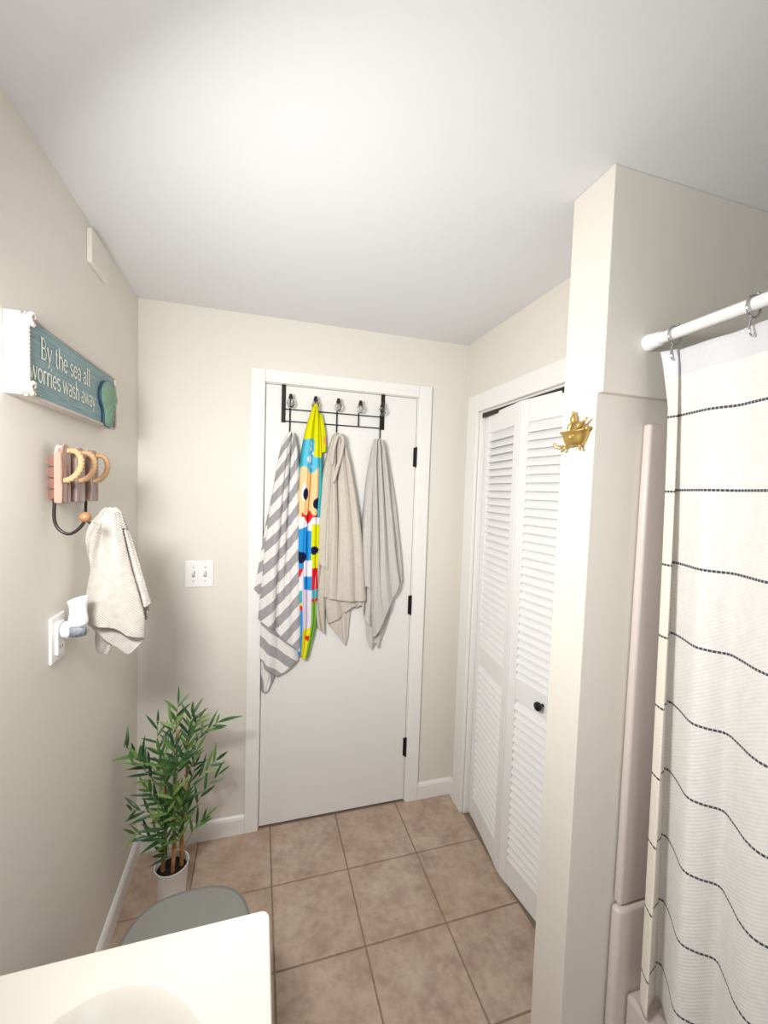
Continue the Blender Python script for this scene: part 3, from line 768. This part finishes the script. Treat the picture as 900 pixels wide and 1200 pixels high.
# ------------------------------------------------------------------ seaside sign
SY0, SY1, SZ0, SZ1, SD = -0.930, -0.398, 1.744, 1.903, 0.033
sg = empty('wall_sign', (0, -0.664, SZ0), 'teal wooden sign with pale lettering and white rope edge on the left wall', 'sign')
b = MB(); b.box(0.001, SD-0.004, SY0, SY0+0.012, SZ0, SZ1); b.box(0.001, SD-0.004, SY1-0.012, SY1, SZ0, SZ1); b.box(0.001, SD-0.004, SY0+0.012, SY1-0.012, SZ0, SZ0+0.012); b.box(0.001, SD-0.004, SY0+0.012, SY1-0.012, SZ1-0.012, SZ1)
b.build('frame', M['sign_white'], sg, bevel=0.0015)
t = MB(); prof = [(0.012, SZ0+0.003)]
nb = 26; hb = (SZ1-SZ0-0.006)/nb
for k in range(nb):
    z = SZ0+0.003+k*hb; prof += [(SD-0.0008, z+0.0004), (SD, z+hb*0.3), (SD, z+hb*0.7), (SD-0.0008, z+hb-0.0004)]
prof.append((0.012, SZ1-0.003))
t.prism([(x, SY0+0.004, z) for x, z in prof], (0, SY1-SY0-0.008, 0), None); t.build('board', M['teal'], sg)
rp = MB(); e = 0.003
def knot(y, z):
    return smooth_path([(SD+0.004, y, z), (SD+0.009, y+0.010, z+0.004), (SD+0.012, y+0.004, z+0.012), (SD+0.010, y-0.006, z+0.006), (SD+0.011, y-0.004, z-0.006), (SD+0.010, y+0.008, z-0.008), (SD+0.006, y+0.012, z)], 24)
rp.rope([(SD+0.003, SY0+0.005, SZ0+0.005), (SD+0.003, SY0+0.005, SZ1-0.005)], 0.0062, 0.022)
rp.rope([(SD+0.003, SY1-0.004, SZ0+0.005), (SD+0.003, SY1-0.004, SZ1-0.005)], 0.0040, 0.018)
rp.rope([(SD+0.001, SY0+0.005, SZ1-0.001), (SD+0.001, SY1-0.005, SZ1-0.001)], 0.0026, 0.016)
rp.rope([(SD+0.001, SY0+0.005, SZ0+0.001), (SD+0.001, SY1-0.005, SZ0+0.001)], 0.0036, 0.016)
for (y, z) in ((SY0+0.006, SZ0+0.012), (SY0+0.008, SZ1-0.012)): rp.rope(knot(y, z), 0.0048, 0.018)
rp.build('rope_edging', M['white_rope'], sg, smooth=True)
# stroke lettering (thick stems, thin hairlines, serifs), em units: x-height 0.5, cap 0.75
TH, TN = 0.125, 0.06
def arc(cx, cy, rx, ry, a0, a1, n=14): return [(cx+rx*math.cos(math.radians(a0+(a1-a0)*k/n)), cy+ry*math.sin(math.radians(a0+(a1-a0)*k/n))) for k in range(n+1)]
def serif(x, y, w_=0.12): return ([(x-w_, y), (x+w_, y)], TN)
GL = {
 'B': (0.50, [([(0.10, 0), (0.10, 0.75)], TH), ([(0.02, 0.73), (0.22, 0.73)]+arc(0.22, 0.565, 0.17, 0.165, 90, -90), 0.065), ([(0.10, 0.40), (0.24, 0.40)]+arc(0.24, 0.21, 0.20, 0.19, 90, -90)+[(0.02, 0.02)], 0.07)]),
 'y': (0.44, [([(0.04, 0.5), (0.22, 0.02)], TH*0.9), ([(0.40, 0.5), (0.22, 0.02), (0.12, -0.2), (0.03, -0.2)], TN), serif(0.06, 0.49, 0.07), serif(0.38, 0.49, 0.07)]),
 't': (0.30, [([(0.13, 0.66), (0.13, 0.12)]+arc(0.22, 0.10, 0.09, 0.09, 180, 300), TH*0.85), ([(0.02, 0.48), (0.27, 0.48)], TN)]),
 'h': (0.48, [([(0.09, 0), (0.09, 0.76)], TH), (arc(0.235, 0.32, 0.145, 0.16, 170, 0)+[(0.38, 0)], TH*0.9), serif(0.09, 0.02, 0.08), serif(0.38, 0.02, 0.08), ([(0.01, 0.74), (0.09, 0.74)], TN)]),
 'e': (0.42, [(arc(0.21, 0.25, 0.165, 0.235, 5, 320, 22), TH*0.8), ([(0.05, 0.27), (0.37, 0.27)], TN)]),
 's': (0.36, [(arc(0.18, 0.36, 0.12, 0.115, 30, 270, 14)+arc(0.18, 0.13, 0.13, 0.115, 90, -150, 14), TH*0.75)]),
 'a': (0.42, [(arc(0.19, 0.36, 0.13, 0.12, 150, 0, 12)+[(0.32, 0.0)], TH*0.85), (arc(0.17, 0.145, 0.125, 0.125, 60, 320, 16), TH*0.7), ([(0.32, 0.03), (0.40, 0.02)], TN)]),
 'l': (0.22, [([(0.11, 0), (0.11, 0.76)], TH), serif(0.11, 0.02, 0.08), ([(0.03, 0.74), (0.11, 0.74)], TN)]),
 'w': (0.66, [([(0.04, 0.5), (0.19, 0.02)], TH*0.9), ([(0.19, 0.02), (0.33, 0.48)], TN), ([(0.31, 0.5), (0.46, 0.02)], TH*0.9), ([(0.46, 0.02), (0.61, 0.5)], TN), serif(0.05, 0.49, 0.06), serif(0.60, 0.49, 0.06)]),
 'o': (0.46, [(arc(0.23, 0.25, 0.17, 0.235, 0, 360, 28), TH*0.8)]),
 'r': (0.33, [([(0.09, 0), (0.09, 0.5)], TH), (arc(0.22, 0.33, 0.13, 0.15, 170, 50, 8), TH*0.8), serif(0.09, 0.02, 0.08)]),
 'i': (0.22, [([(0.11, 0), (0.11, 0.5)], TH), serif(0.11, 0.02, 0.08), ([(0.11, 0.62), (0.11, 0.71)], TH), ([(0.03, 0.48), (0.11, 0.48)], TN)]),
}
def text_line(mb, s, y0, y1, base, cap, x):
    tot = sum(GL[c][0] if c != ' ' else 0.24 for c in s); sx = (y1-y0)/tot; sz = cap/0.75; pen = y0; lv = 0
    for c in s:
        if c == ' ': pen += 0.24*sx; continue
        for pts, th in GL[c][1]:
            lv += 1
            off = 0.00002*(lv % 7)
            q = [Vector((pen+a*sx, base+bq*sz)) for a, bq in pts]
            hw = th*0.5*sz*0.8; n = len(q); closed = (q[0]-q[-1]).length < 1e-6
            ls, rs = [], []
            for k in range(n):
                a = q[max(0, k-1)]; b2 = q[min(n-1, k+1)]
                if closed and k in (0, n-1): a, b2 = q[n-2], q[1]
                t = (b2-a); t.normalize(); nn = Vector((-t.y, t.x))*hw; ls.append(q[k]+nn); rs.append(q[k]-nn)
            i0 = len(mb.v)
            for a, b2 in zip(ls, rs):
                mb.v.append((x+off, a.x, a.y)); mb.v.append((x+off, b2.x, b2.y))
            for k in range(n-1): mb.f.append((i0+2*k, i0+2*k+1, i0+2*k+3, i0+2*k+2))
        pen += GL[c][0]*sx
tx = MB()
text_line(tx, 'By the sea all', -0.864, -0.598, 1.832, 0.045, SD+0.0010)
text_line(tx, 'worries wash away', -0.910, -0.562, 1.781, 0.043, SD+0.0010)
tx.build('lettering', M['letter'], sg)
sh = MB(); out = [(-0.470, 1.876), (-0.500, 1.872), (-0.522, 1.858), (-0.535, 1.836), (-0.530, 1.808), (-0.514, 1.790), (-0.507, 1.770), (-0.505, 1.746), (-0.475, 1.742), (-0.448, 1.745), (-0.444, 1.768), (-0.432, 1.788), (-0.412, 1.812), (-0.404, 1.838), (-0.418, 1.862), (-0.442, 1.873)]
ring_ = [(SD+0.001, y, z) for y, z in [tuple(poly_at(out+[out[0]], k/48)) for k in range(48)]]
MB().prism([(p[0], p[1]-0.005, p[2]-0.001) for p in ring_], (0.006, 0, 0), None).build('shell_base', M['shell_blue'], sg, bevel=0.002)
cyS, czS = -0.470, 1.815
rows = []
for k in range(9):
    f = k/8; row = []
    for j in range(49):
        p = ring_[j % 48]; a = 2*PI*j/48
        yy = cyS+(p[1]-cyS)*(1-f); zz = czS+(p[2]-czS)*(1-f)
        h = 0.012*math.sqrt(max(0, 1-(1-f)**2))+0.0022*math.sin(a*9)*math.sin(f*PI)
        row.append((SD+0.006+h, yy, zz))
    rows.append(row)
s_ = MB(); s_.grid(rows); s_.v.append((0, 0, 0)); s_.v.pop(); s_.build('shell', M['shell_green'], sg, smooth=True)

# ------------------------------------------------------------------ driftwood hook rack on the left wall
hr = empty('wall_hook_rack', (0, -0.665, 1.525), 'weathered plank hook rack with three rope loops on the left wall', 'hook rack')
for k in range(4):
    z = 1.531+k*0.0265
    t = MB(); t.tube([(0.011, -0.757, z+0.012), (0.011, -0.555, z+0.012)], 0.0125, 12); t.build('backing_rail', M['red_wood'], hr, smooth='auto')
PL = [(-0.780, -0.730), (-0.700, -0.642), (-0.600, -0.548)]
for k, (a, c2) in enumerate(PL):
    mid = (a+c2)/2; hw = (c2-a)/2
    ring = []
    for (yy, zz) in [(-hw, 1.524), (hw, 1.522), (hw, 1.642), (hw*0.8, 1.656), (hw*0.3, 1.663), (-hw*0.3, 1.664), (-hw*0.8, 1.657), (-hw, 1.644)]:
        ring.append((0.022, mid+yy, zz))
    MB().prism(ring, (0.0155, 0, 0), None).build('plank', M['driftwood'], hr, bevel=0.003)
    MB().prism([(0.0225, mid-hw-0.0012, 1.526), (0.0225, mid-hw+0.001, 1.526), (0.0225, mid-hw+0.001, 1.643), (0.0225, mid-hw-0.0012, 1.643)], (0.013, 0, 0), None).build('plank_edge', M['plank_side'], hr)
    y = mid+0.004
    rp = MB(); rp.rope(smooth_path([(0.034, y+0.004, 1.648), (0.045, y+0.004, 1.650), (0.058, y+0.003, 1.645), (0.066, y, 1.628), (0.065, y-0.004, 1.606), (0.056, y-0.010, 1.588), (0.044, y-0.014, 1.579), (0.030, y-0.018, 1.577)], 40), 0.0068, 0.026)
    rp.build('rope_loop', M['rope'], hr, smooth=True)
for y in (-0.774, -0.590):
    t = MB(); t.tube(smooth_path([(0.020, y, 1.535), (0.020, y, 1.52), (0.020, y, 1.485), (0.028, y, 1.464), (0.046, y, 1.452), (0.062, y, 1.458), (0.076, y, 1.474), (0.082, y, 1.488)], 36), 0.0036, 10)
    h_ = t.build('wire_hook', M['darkmetal'], hr, smooth=True)
    MB().lathe([(0.001, -0.0125), (0.007, -0.0105), (0.0115, -0.005), (0.0128, 0), (0.0115, 0.005), (0.007, 0.0105), (0.001, 0.0125)], (0.082, y, 1.492), 'z', 20).build('wood_bead', M['bead'], h_, smooth=True)

# hand towel hanging from the second wire hook
def cloth3(mb, L, Rr, bottom, yc, bulge, folds, NU, NV, seed, tilt=0.0):
    r = random.Random(seed); ph = [r.uniform(0, 6.28) for _ in range(4)]; rows = []; uvs = []
    for iv in range(NV+1):
        v = iv/NV; l = poly_at(L, v); q = poly_at(Rr, v); row = []; uvr = []
        for iu in range(NU+1):
            u = iu/NU; p = l.lerp(q, u)
            if bottom: p = p+(poly_at(bottom, u)-Vector(L[-1]).lerp(Vector(Rr[-1]), u))*v**2
            d = bulge*(0.35+0.65*v)*max(0.0, math.sin(PI*u))**0.6
            for (c, wd, a0, a1) in folds: d += (a0+(a1-a0)*v)*math.exp(-((u-c)/wd)**2)
            d += 0.002*math.sin(6*v+ph[0]+9*u)+0.0015*math.sin(14*u+ph[1]+3*v)
            row.append((max(0.006, p.x), yc-d+tilt*(u-0.5), p.y)); uvr.append((p.x, p.y))
        rows.append(row); uvs.append(uvr)
    mb.grid(rows, uvs)
hw = MB(); Y = -0.62
cloth3(hw, [(0.052,1.183),(0.046,1.142),(0.050,1.104)], [(0.101,1.167),(0.097,1.151),(0.076,1.092)], None, Y+0.02, 0.004, [(0.4, 0.3, 0.004, 0.004)], 16, 16, 1)
cloth3(hw, [(0.044,1.285),(0.034,1.226),(0.036,1.184)], [(0.164,1.280),(0.167,1.195),(0.169,1.133)], [(0.036,1.184),(0.072,1.152),(0.105,1.121),(0.135,1.097),(0.169,1.133)], Y+0.006, 0.012, [(0.3, 0.2, 0.004, 0.006)], 40, 30, 2)
cloth3(hw, [(0.100,1.490),(0.117,1.423),(0.138,1.338),(0.160,1.229)], [(0.110,1.485),(0.134,1.423),(0.159,1.337),(0.186,1.233)], None, Y+0.014, 0.014, [(0.6, 0.3, 0.004, 0.008)], 20, 50, 3)
cloth3(hw, [(0.155,1.251),(0.164,1.214),(0.166,1.181)], [(0.179,1.250),(0.175,1.213),(0.171,1.184)], None, Y+0.035, 0.004, [], 8, 10, 5)
cloth3(hw, [(0.069,1.494),(0.044,1.464),(0.032,1.428),(0.034,1.393),(0.043,1.354),(0.045,1.331)], [(0.095,1.504),(0.087,1.462),(0.071,1.405),(0.059,1.359),(0.051,1.322)], None, Y-0.004, 0.008, [(0.6, 0.3, 0.004, 0.006)], 24, 40, 4)
cloth3(hw, [(0.075,1.497),(0.065,1.439),(0.053,1.370),(0.039,1.290),(0.031,1.232),(0.039,1.195)], [(0.111,1.497),(0.123,1.428),(0.140,1.345),(0.161,1.261),(0.174,1.201),(0.174,1.148)], [(0.039,1.195),(0.075,1.192),(0.109,1.183),(0.140,1.162),(0.174,1.148)], Y-0.012, 0.030,
       [(0.25, 0.12, 0.006, 0.012), (0.75, 0.15, 0.010, 0.008), (0.5, 0.2, 0.006, -0.006)], 70, 90, 6)
cloth3(hw, [(0.080,1.508),(0.064,1.493),(0.048,1.468)], [(0.102,1.508),(0.115,1.494),(0.127,1.450)], None, Y-0.004, 0.016, [(0.3, 0.15, 0.004, 0.008), (0.75, 0.15, 0.004, 0.008)], 40, 16, 7)
o = hw.build('hand_towel', M['waffle'], None, smooth=True, solid=0.005)
tag(o, 'pale waffle weave hand towel hanging from the wall hook rack', 'towel')

# ------------------------------------------------------------------ outlet and plug-in freshener
ol = empty('wall_outlet', (0, -0.722, 1.19), 'white outlet plate on the left wall under the hand towel', 'outlet')
box(0, 0.006, -0.760, -0.686, 1.132, 1.246).build('cover_plate', M['white_plastic'], ol, bevel=0.003, segs=3)
box(0.006, 0.0125, -0.742, -0.705, 1.150, 1.228).build('socket_block', M['white_plastic'], ol, bevel=0.0015)
MB().box(0.0124, 0.0130, -0.730, -0.728, 1.163, 1.172).box(0.0124, 0.0130, -0.719, -0.717, 1.163, 1.171).build('socket_slots', M['dark'], ol)
af = empty('air_freshener', (0.0125, -0.722, 1.20), 'white plug-in air freshener in the left wall outlet with a glass refill', 'air freshener')
t = MB(); t.lathe([(0.012, 0), (0.020, 0.004), (0.022, 0.014), (0.020, 0.022), (0.012, 0.026)], (0.013, -0.722, 1.207), 'x', 20); t.build('plug_body', M['white_plastic'], af, smooth='auto')
t = MB(); t.lathe([(0.018, -0.018), (0.0215, -0.012), (0.0205, 0.0), (0.0185, 0.012), (0.0185, 0.022), (0.019, 0.030)], (0.048, -0.722, 1.236), 'z', 28); t.build('housing', M['white_plastic'], af, smooth='auto', angle=50)
t = MB(); t.lathe([(0.0195, 0.0), (0.0215, 0.008), (0.0225, 0.016), (0.0225, 0.019), (0.018, 0.019), (0.016, 0.012)], (0.048, -0.722, 1.266), 'z', 28)
t.v = [(x, y, z+0.25*(x-0.048)*(1 if z > 1.275 else 0)) for x, y, z in t.v]; t.build('vent_cap', M['white_plastic'], af, smooth='auto', angle=50)
t = MB(); t.lathe([(0.010, -0.030), (0.018, -0.027), (0.0215, -0.016), (0.0205, -0.004), (0.014, 0.002)], (0.048, -0.722, 1.218), 'z', 28); t.build('refill_bottle', M['bottle'], af, smooth='auto', angle=60)
t = MB(); rr = [[(0.048+0.0222*math.cos(a), -0.722+0.0222*math.sin(a), z) for a in [math.radians(-150+q*9) for q in range(15)]] for z in (1.194, 1.2175)]
t.grid(rr); t.build('label', M['label'], af, smooth=True, solid=0.0004)

# ------------------------------------------------------------------ vanity
VX, VY0, VY1, VZ = 0.508, -1.185, -1.93, 0.82
vn = empty('vanity', (0.25, -1.55, 0), 'cream vanity top with moulded oval basin in the lower left foreground', 'vanity')
b = MB(); N = 48; bcx, bcy, brx, bry = 0.285, -1.495, 0.170, 0.240
def sq(a):
    # point on counter outline in direction a from the basin centre
    dx, dy = math.cos(a), math.sin(a); ts = []
    for val, dd, cc in ((0.002, dx, bcx), (VX, dx, bcx)):
        if abs(dd) > 1e-6 and (val-cc)/dd > 0: ts.append((val-cc)/dd)
    for val in (VY0, VY1):
        if abs(dy) > 1e-6 and (val-bcy)/dy > 0: ts.append((val-bcy)/dy)
    t = min(ts); x, y = bcx+dx*t, bcy+dy*t; r = 0.022
    for cy_, sg_ in ((VY0-r, 1), (VY1+r, -1)):
        if x > VX-r and (y-cy_)*sg_ > 0:
            v_ = Vector((x-(VX-r), y-cy_)); v_.normalize(); return (VX-r+v_.x*r, cy_+v_.y*r)
    return (x, y)
angs = sorted([2*PI*k/N for k in range(N)]+[math.atan2(VY0-0.0-d_*0.0-bcy-e_, VX-bcx-d_) % (2*PI) for d_, e_ in [(0.022*q/5, 0) for q in range(6)]+[(0, 0.022*q/5) for q in range(1, 6)]]+[math.atan2(y-bcy, x-bcx) % (2*PI) for x, y in ((0.002, VY0), (0.002, VY1), (VX, VY1))])
rings = []
rings.append([(sq(a)[0], sq(a)[1], VZ-0.036) for a in angs])
rings.append([(sq(a)[0], sq(a)[1], VZ-0.007) for a in angs])
def inset(a, d):
    x, y = sq(a); return (min(max(x, 0.002), VX-d) if x > 0.01 else x, min(max(y, VY1+d), VY0-d))
rings.append([(*inset(a, 0.0022), VZ-0.0022) for a in angs])
rings.append([(*inset(a, 0.007), VZ) for a in angs])
for (f, z) in ((1.08, 0.0), (1.045, 0.0012), (1.01, 0.0005), (0.985, -0.006), (0.95, -0.022), (0.87, -0.06), (0.70, -0.10), (0.45, -0.125), (0.15, -0.133)):
    rings.append([(bcx+brx*f*math.cos(a), bcy+bry*f*math.sin(a), VZ+z) for a in angs])
n = len(angs)
for r in rings: b.v += r
for k in range(len(rings)-1):
    for j in range(n): b.f.append((k*n+j, k*n+(j+1) % n, (k+1)*n+(j+1) % n, (k+1)*n+j))
b.f.append(tuple((len(rings)-1)*n+j for j in range(n)))
b.build('counter_top', M['counter'], vn, smooth='auto', angle=30)
MB().lathe([(0.022, 0), (0.022, 0.003), (0.016, 0.004), (0.012, 0.001)], (bcx, bcy, VZ-0.1325), 'z', 20).build('drain', M['chrome'], vn, smooth='auto')
b = MB(); b.box(0.002, 0.475, VY1+0.015, VY1+0.033, 0.08, VZ-0.037); b.box(0.002, 0.475, VY0-0.033, VY0-0.015, 0.08, VZ-0.037); b.box(0.002, 0.475, VY1+0.033, VY0-0.033, 0.08, 0.10); b.box(0.002, 0.016, VY1+0.033, VY0-0.033, 0.10, VZ-0.037)
b.box(0.05, 0.42, VY1+0.04, VY0-0.04, 0, 0.08)
b.build('cabinet_box', M['cabinet'], vn)
ym = (VY0+VY1)/2
for a, c2 in ((VY1+0.017, ym-0.002), (ym+0.002, VY0-0.017)):
    dd = box(0.476, 0.494, a, c2, 0.09, VZ-0.04).build('cabinet_door', M['cabinet'], vn, bevel=0.003)
    yk = c2-0.04 if c2 < ym else a+0.04
    MB().lathe([(0.005, 0), (0.005, 0.010), (0.012, 0.016), (0.011, 0.022), (0.001, 0.025)], (0.494, yk, 0.62), 'x', 16).build('knob', M['chrome'], dd, smooth='auto')

# ------------------------------------------------------------------ grey lidded bin behind the vanity
BZ = 0.50; BC = (0.326, -0.940)
bn = empty('waste_bin', (BC[0], BC[1], 0), 'grey oval lidded bin between the vanity and the potted bamboo', 'bin')
def oval(mb):
    # lathe about the origin -> rounded-oblong outline
    out = []
    for x, y, z in mb.v:
        r = math.hypot(x, y)
        if r > 1e-6:
            c_, s_ = x/r, y/r; k = (abs(c_)**2.7+abs(s_)**2.7)**(-1/2.7); x, y = c_*r*k, s_*r*k*1.12
        out.append((x+BC[0], y+BC[1], z))
    mb.v = out; return mb
oval(MB().lathe([(0.118, 0.001), (0.122, 0.005), (0.140, BZ-0.03), (0.141, BZ-0.022)], (0, 0, 0), 'z', 64)).build('bin_body', M['bin'], bn, smooth='auto')
lid = oval(MB().lathe([(0.145, BZ-0.022), (0.149, BZ-0.018), (0.150, BZ-0.006), (0.148, BZ-0.001), (0.144, BZ), (0.141, BZ-0.002), (0.138, BZ-0.0015), (0.10, BZ), (0.05, BZ+0.001), (0.001, BZ+0.001)], (0, 0, 0), 'z', 72)).build('lid', M['bin'], bn, smooth='auto', angle=60)
t = MB(); t.tube([(0.1465*math.cos(a), 0.1465*math.sin(a), BZ-0.001) for a in [2*PI*k/96 for k in range(96)]], 0.003, 8, closed=True); oval(t); t.build('lid_rim', M['bin_rim'], lid, smooth=True)

# ------------------------------------------------------------------ potted bamboo
BXc, BYc = 0.180, -0.250
pl = empty('potted_bamboo', (BXc, BYc, 0), 'potted bamboo with three brown canes in a white pot in the corner', 'plant')
pot = MB().lathe([(0.046, 0.001), (0.049, 0.003), (0.058, 0.128), (0.0605, 0.132), (0.060, 0.136), (0.057, 0.1355), (0.055, 0.125), (0.049, 0.03)], (BXc, BYc, 0), 'z', 36).build('pot', M['pot'], pl, smooth='auto')
so = MB(); so.lathe([(0.049, 0.100), (0.0525, 0.112), (0.03, 0.116), (0.001, 0.118)], (BXc, BYc, 0), 'z', 28); so.build('soil', M['soil'], pot, smooth=True)
canes = [((-0.026, -0.004), (-0.022, 0.004), 0.52), ((0.004, -0.018), (0.018, -0.012), 0.66), ((0.033, 0.006), (0.050, 0.012), 0.62)]
CP = []
for (a, c2, h) in canes:
    P0 = Vector((BXc+a[0], BYc+a[1], 0.105)); P1 = Vector((BXc+c2[0], BYc+c2[1], h))
    pts = []; rr = []
    for k in range(33):
        f = k/32; p = P0.lerp(P1, f); p.x += 0.004*math.sin(f*7+a[0]*90)
        pts.append(p); rr.append((0.0075-0.0035*f)*(1.0+(0.16 if k % 6 == 0 else 0)))
    MB().tube(pts, rr, 10).build('cane', M['cane'], pl, smooth=True); CP.append(pts)
# leaf blades share four meshes
def leaf_mesh(L, W, bend):
    m = MB(); rows = []
    for k in range(7):
        f = k/6; wv = W*math.sin(PI*min(1, f*0.93+0.07))**0.75*(1-0.35*f) if k < 6 else 0.0002
        z = bend*f*f*L
        rows.append([(f*L, -wv, z+0.12*wv), (f*L, 0, z-0.15*wv), (f*L, wv, z+0.12*wv)])
    m.grid(rows); o = m.build('leaf', M['leaf'], None, smooth=True); me = o.data; bpy.data.objects.remove(o); return me
LM = [leaf_mesh(0.066, 0.0062, -0.25), leaf_mesh(0.078, 0.0072, -0.4), leaf_mesh(0.056, 0.0068, 0.12), leaf_mesh(0.070, 0.0056, -0.1)]
rl = random.Random(21)
def put_leaf(p, d, up):
    d = d.normalized(); s_ = d.cross(up)
    if s_.length < 1e-3: s_ = Vector((1, 0, 0))
    s_.normalize(); n_ = s_.cross(d)
    o = bpy.data.objects.new('leaf', rl.choice(LM)); COL.objects.link(o); o.parent = pl
    sc = rl.uniform(0.8, 1.12)
    m = Matrix((d*sc, -s_*sc, n_*sc)).transposed().to_4x4(); m.translation = p-Vector(pl.location); o.matrix_local = m
    return o
def keep_out(p): return Vector((max(0.012, p.x), min(-0.015, p.y), p.z))
def sprig(P, nl):
    pts = smooth_path(P, 14); MB().tube(pts, [0.0016-0.0008*k/14 for k in range(15)], 5).build('twig', M['twig'], pl)
    for k in range(nl):
        f = 0.38+0.62*(k+0.5)/nl; q = poly_at(P, f); t = (poly_at(P, min(1, f+0.05))-poly_at(P, max(0, f-0.05))).normalized()
        a = rl.uniform(0, 2*PI) if k < nl-1 else 0
        side = t.cross(Vector((0.35, -1, 0.2))).normalized(); s_ = 1 if k % 2 else -1
        spread = rl.uniform(0.55, 1.05) if k < nl-1 else 0.12
        d = t*1.25+side*s_*spread+Vector((rl.uniform(-.2, .2), rl.uniform(-.35, .2), rl.uniform(-.15, .25)))
        # keep blades off the two walls
        for tries in range(4):
            tip = q+d.normalized()*0.085
            if tip.x < 0.008: d.x += 0.5
            if tip.y > -0.012: d.y -= 0.5
        put_leaf(q, d, Vector((rl.uniform(-.3, .3), -0.7, 0.8)))
def V(x, y, z): return Vector((BXc+x, BYc+y, z))
S = [ # hand-placed sprigs: start on a cane, tip
 ((0.016, -0.012, 0.60), (0.016, -0.03, 0.70), (0.024, -0.03, 0.775), 7),
 ((-0.02, 0, 0.45), (-0.09, -0.02, 0.57), (-0.155, -0.03, 0.635), 9), ((-0.02, 0, 0.42), (-0.07, -0.04, 0.52), (-0.105, -0.05, 0.60), 7),
 ((-0.02, 0, 0.48), (-0.05, 0.01, 0.60), (-0.055, 0.02, 0.68), 6), ((0.045, 0.01, 0.52), (0.10, 0.01, 0.62), (0.165, 0.0, 0.668), 8),
 ((0.045, 0.01, 0.55), (0.07, 0.0, 0.65), (0.095, -0.01, 0.70), 7), ((0.045, 0.01, 0.40), (0.11, 0.03, 0.46), (0.155, 0.03, 0.50), 6),
 ((0.042, 0.01, 0.24), (0.10, 0.04, 0.36), (0.165, 0.04, 0.435), 6), ((-0.022, 0, 0.30), (-0.08, -0.01, 0.36), (-0.135, -0.02, 0.385), 6),
 ((-0.022, 0, 0.20), (-0.07, 0.0, 0.25), (-0.125, -0.02, 0.295), 6), ((0.04, 0.008, 0.18), (0.08, 0.03, 0.24), (0.115, 0.03, 0.27), 6),
 ((0.01, -0.015, 0.42), (-0.01, -0.06, 0.50), (-0.025, -0.07, 0.58), 8), ((0.015, -0.012, 0.45), (0.03, -0.06, 0.54), (0.05, -0.07, 0.60), 8),
 ((0.012, -0.015, 0.32), (0.0, -0.07, 0.39), (-0.01, -0.08, 0.45), 9), ((0.02, -0.012, 0.34), (0.04, -0.06, 0.40), (0.065, -0.07, 0.47), 9),
 ((-0.022, 0, 0.34), (-0.05, -0.03, 0.42), (-0.075, -0.04, 0.47), 8), ((0.045, 0.01, 0.46), (0.07, -0.03, 0.53), (0.09, -0.04, 0.59), 8),
 ((0.0, -0.015, 0.26), (-0.02, -0.06, 0.32), (-0.03, -0.07, 0.38), 8), ((0.035, 0.005, 0.27), (0.045, -0.04, 0.32), (0.06, -0.05, 0.37), 8),
 ((-0.022, 0, 0.23), (-0.03, -0.04, 0.27), (-0.05, -0.05, 0.31), 7), ((0.01, -0.015, 0.52), (0.0, 0.02, 0.60), (-0.01, 0.03, 0.67), 7),
 ((0.045, 0.01, 0.56), (0.05, 0.04, 0.62), (0.06, 0.05, 0.69), 7), ((0.0, -0.01, 0.22), (0.01, 0.03, 0.28), (0.015, 0.05, 0.35), 6),
 ((-0.02, 0.0, 0.38), (-0.03, 0.04, 0.46), (-0.03, 0.06, 0.53), 6), ((0.04, 0.01, 0.34), (0.06, 0.05, 0.42), (0.075, 0.06, 0.48), 6),
 ((0.0, -0.015, 0.30), (0.01, -0.05, 0.37), (0.005, -0.06, 0.44), 9), ((0.03, 0.0, 0.30), (0.03, -0.05, 0.36), (0.035, -0.06, 0.43), 9), ((-0.015, 0.0, 0.28), (-0.02, -0.04, 0.35), (-0.03, -0.05, 0.42), 8),
 ((0.012, -0.015, 0.46), (0.02, -0.05, 0.55), (0.015, -0.06, 0.63), 9), ((0.045, 0.01, 0.50), (0.055, -0.03, 0.58), (0.06, -0.04, 0.65), 8), ((-0.02, 0.0, 0.44), (-0.025, -0.03, 0.52), (-0.04, -0.03, 0.60), 8), ((0.03, 0.0, 0.20), (0.03, -0.04, 0.26), (0.03, -0.05, 0.33), 8), ((-0.01, -0.01, 0.20), (-0.005, -0.05, 0.25), (-0.015, -0.06, 0.32), 7),
 ((0.01, -0.015, 0.17), (-0.01, -0.04, 0.20), (-0.025, -0.05, 0.23), 5), ((0.012, -0.015, 0.38), (0.015, -0.075, 0.44), (0.02, -0.09, 0.51), 8),
]
for a, m_, e_, nl in S: sprig([V(*a), V(*m_), V(*e_)], nl)
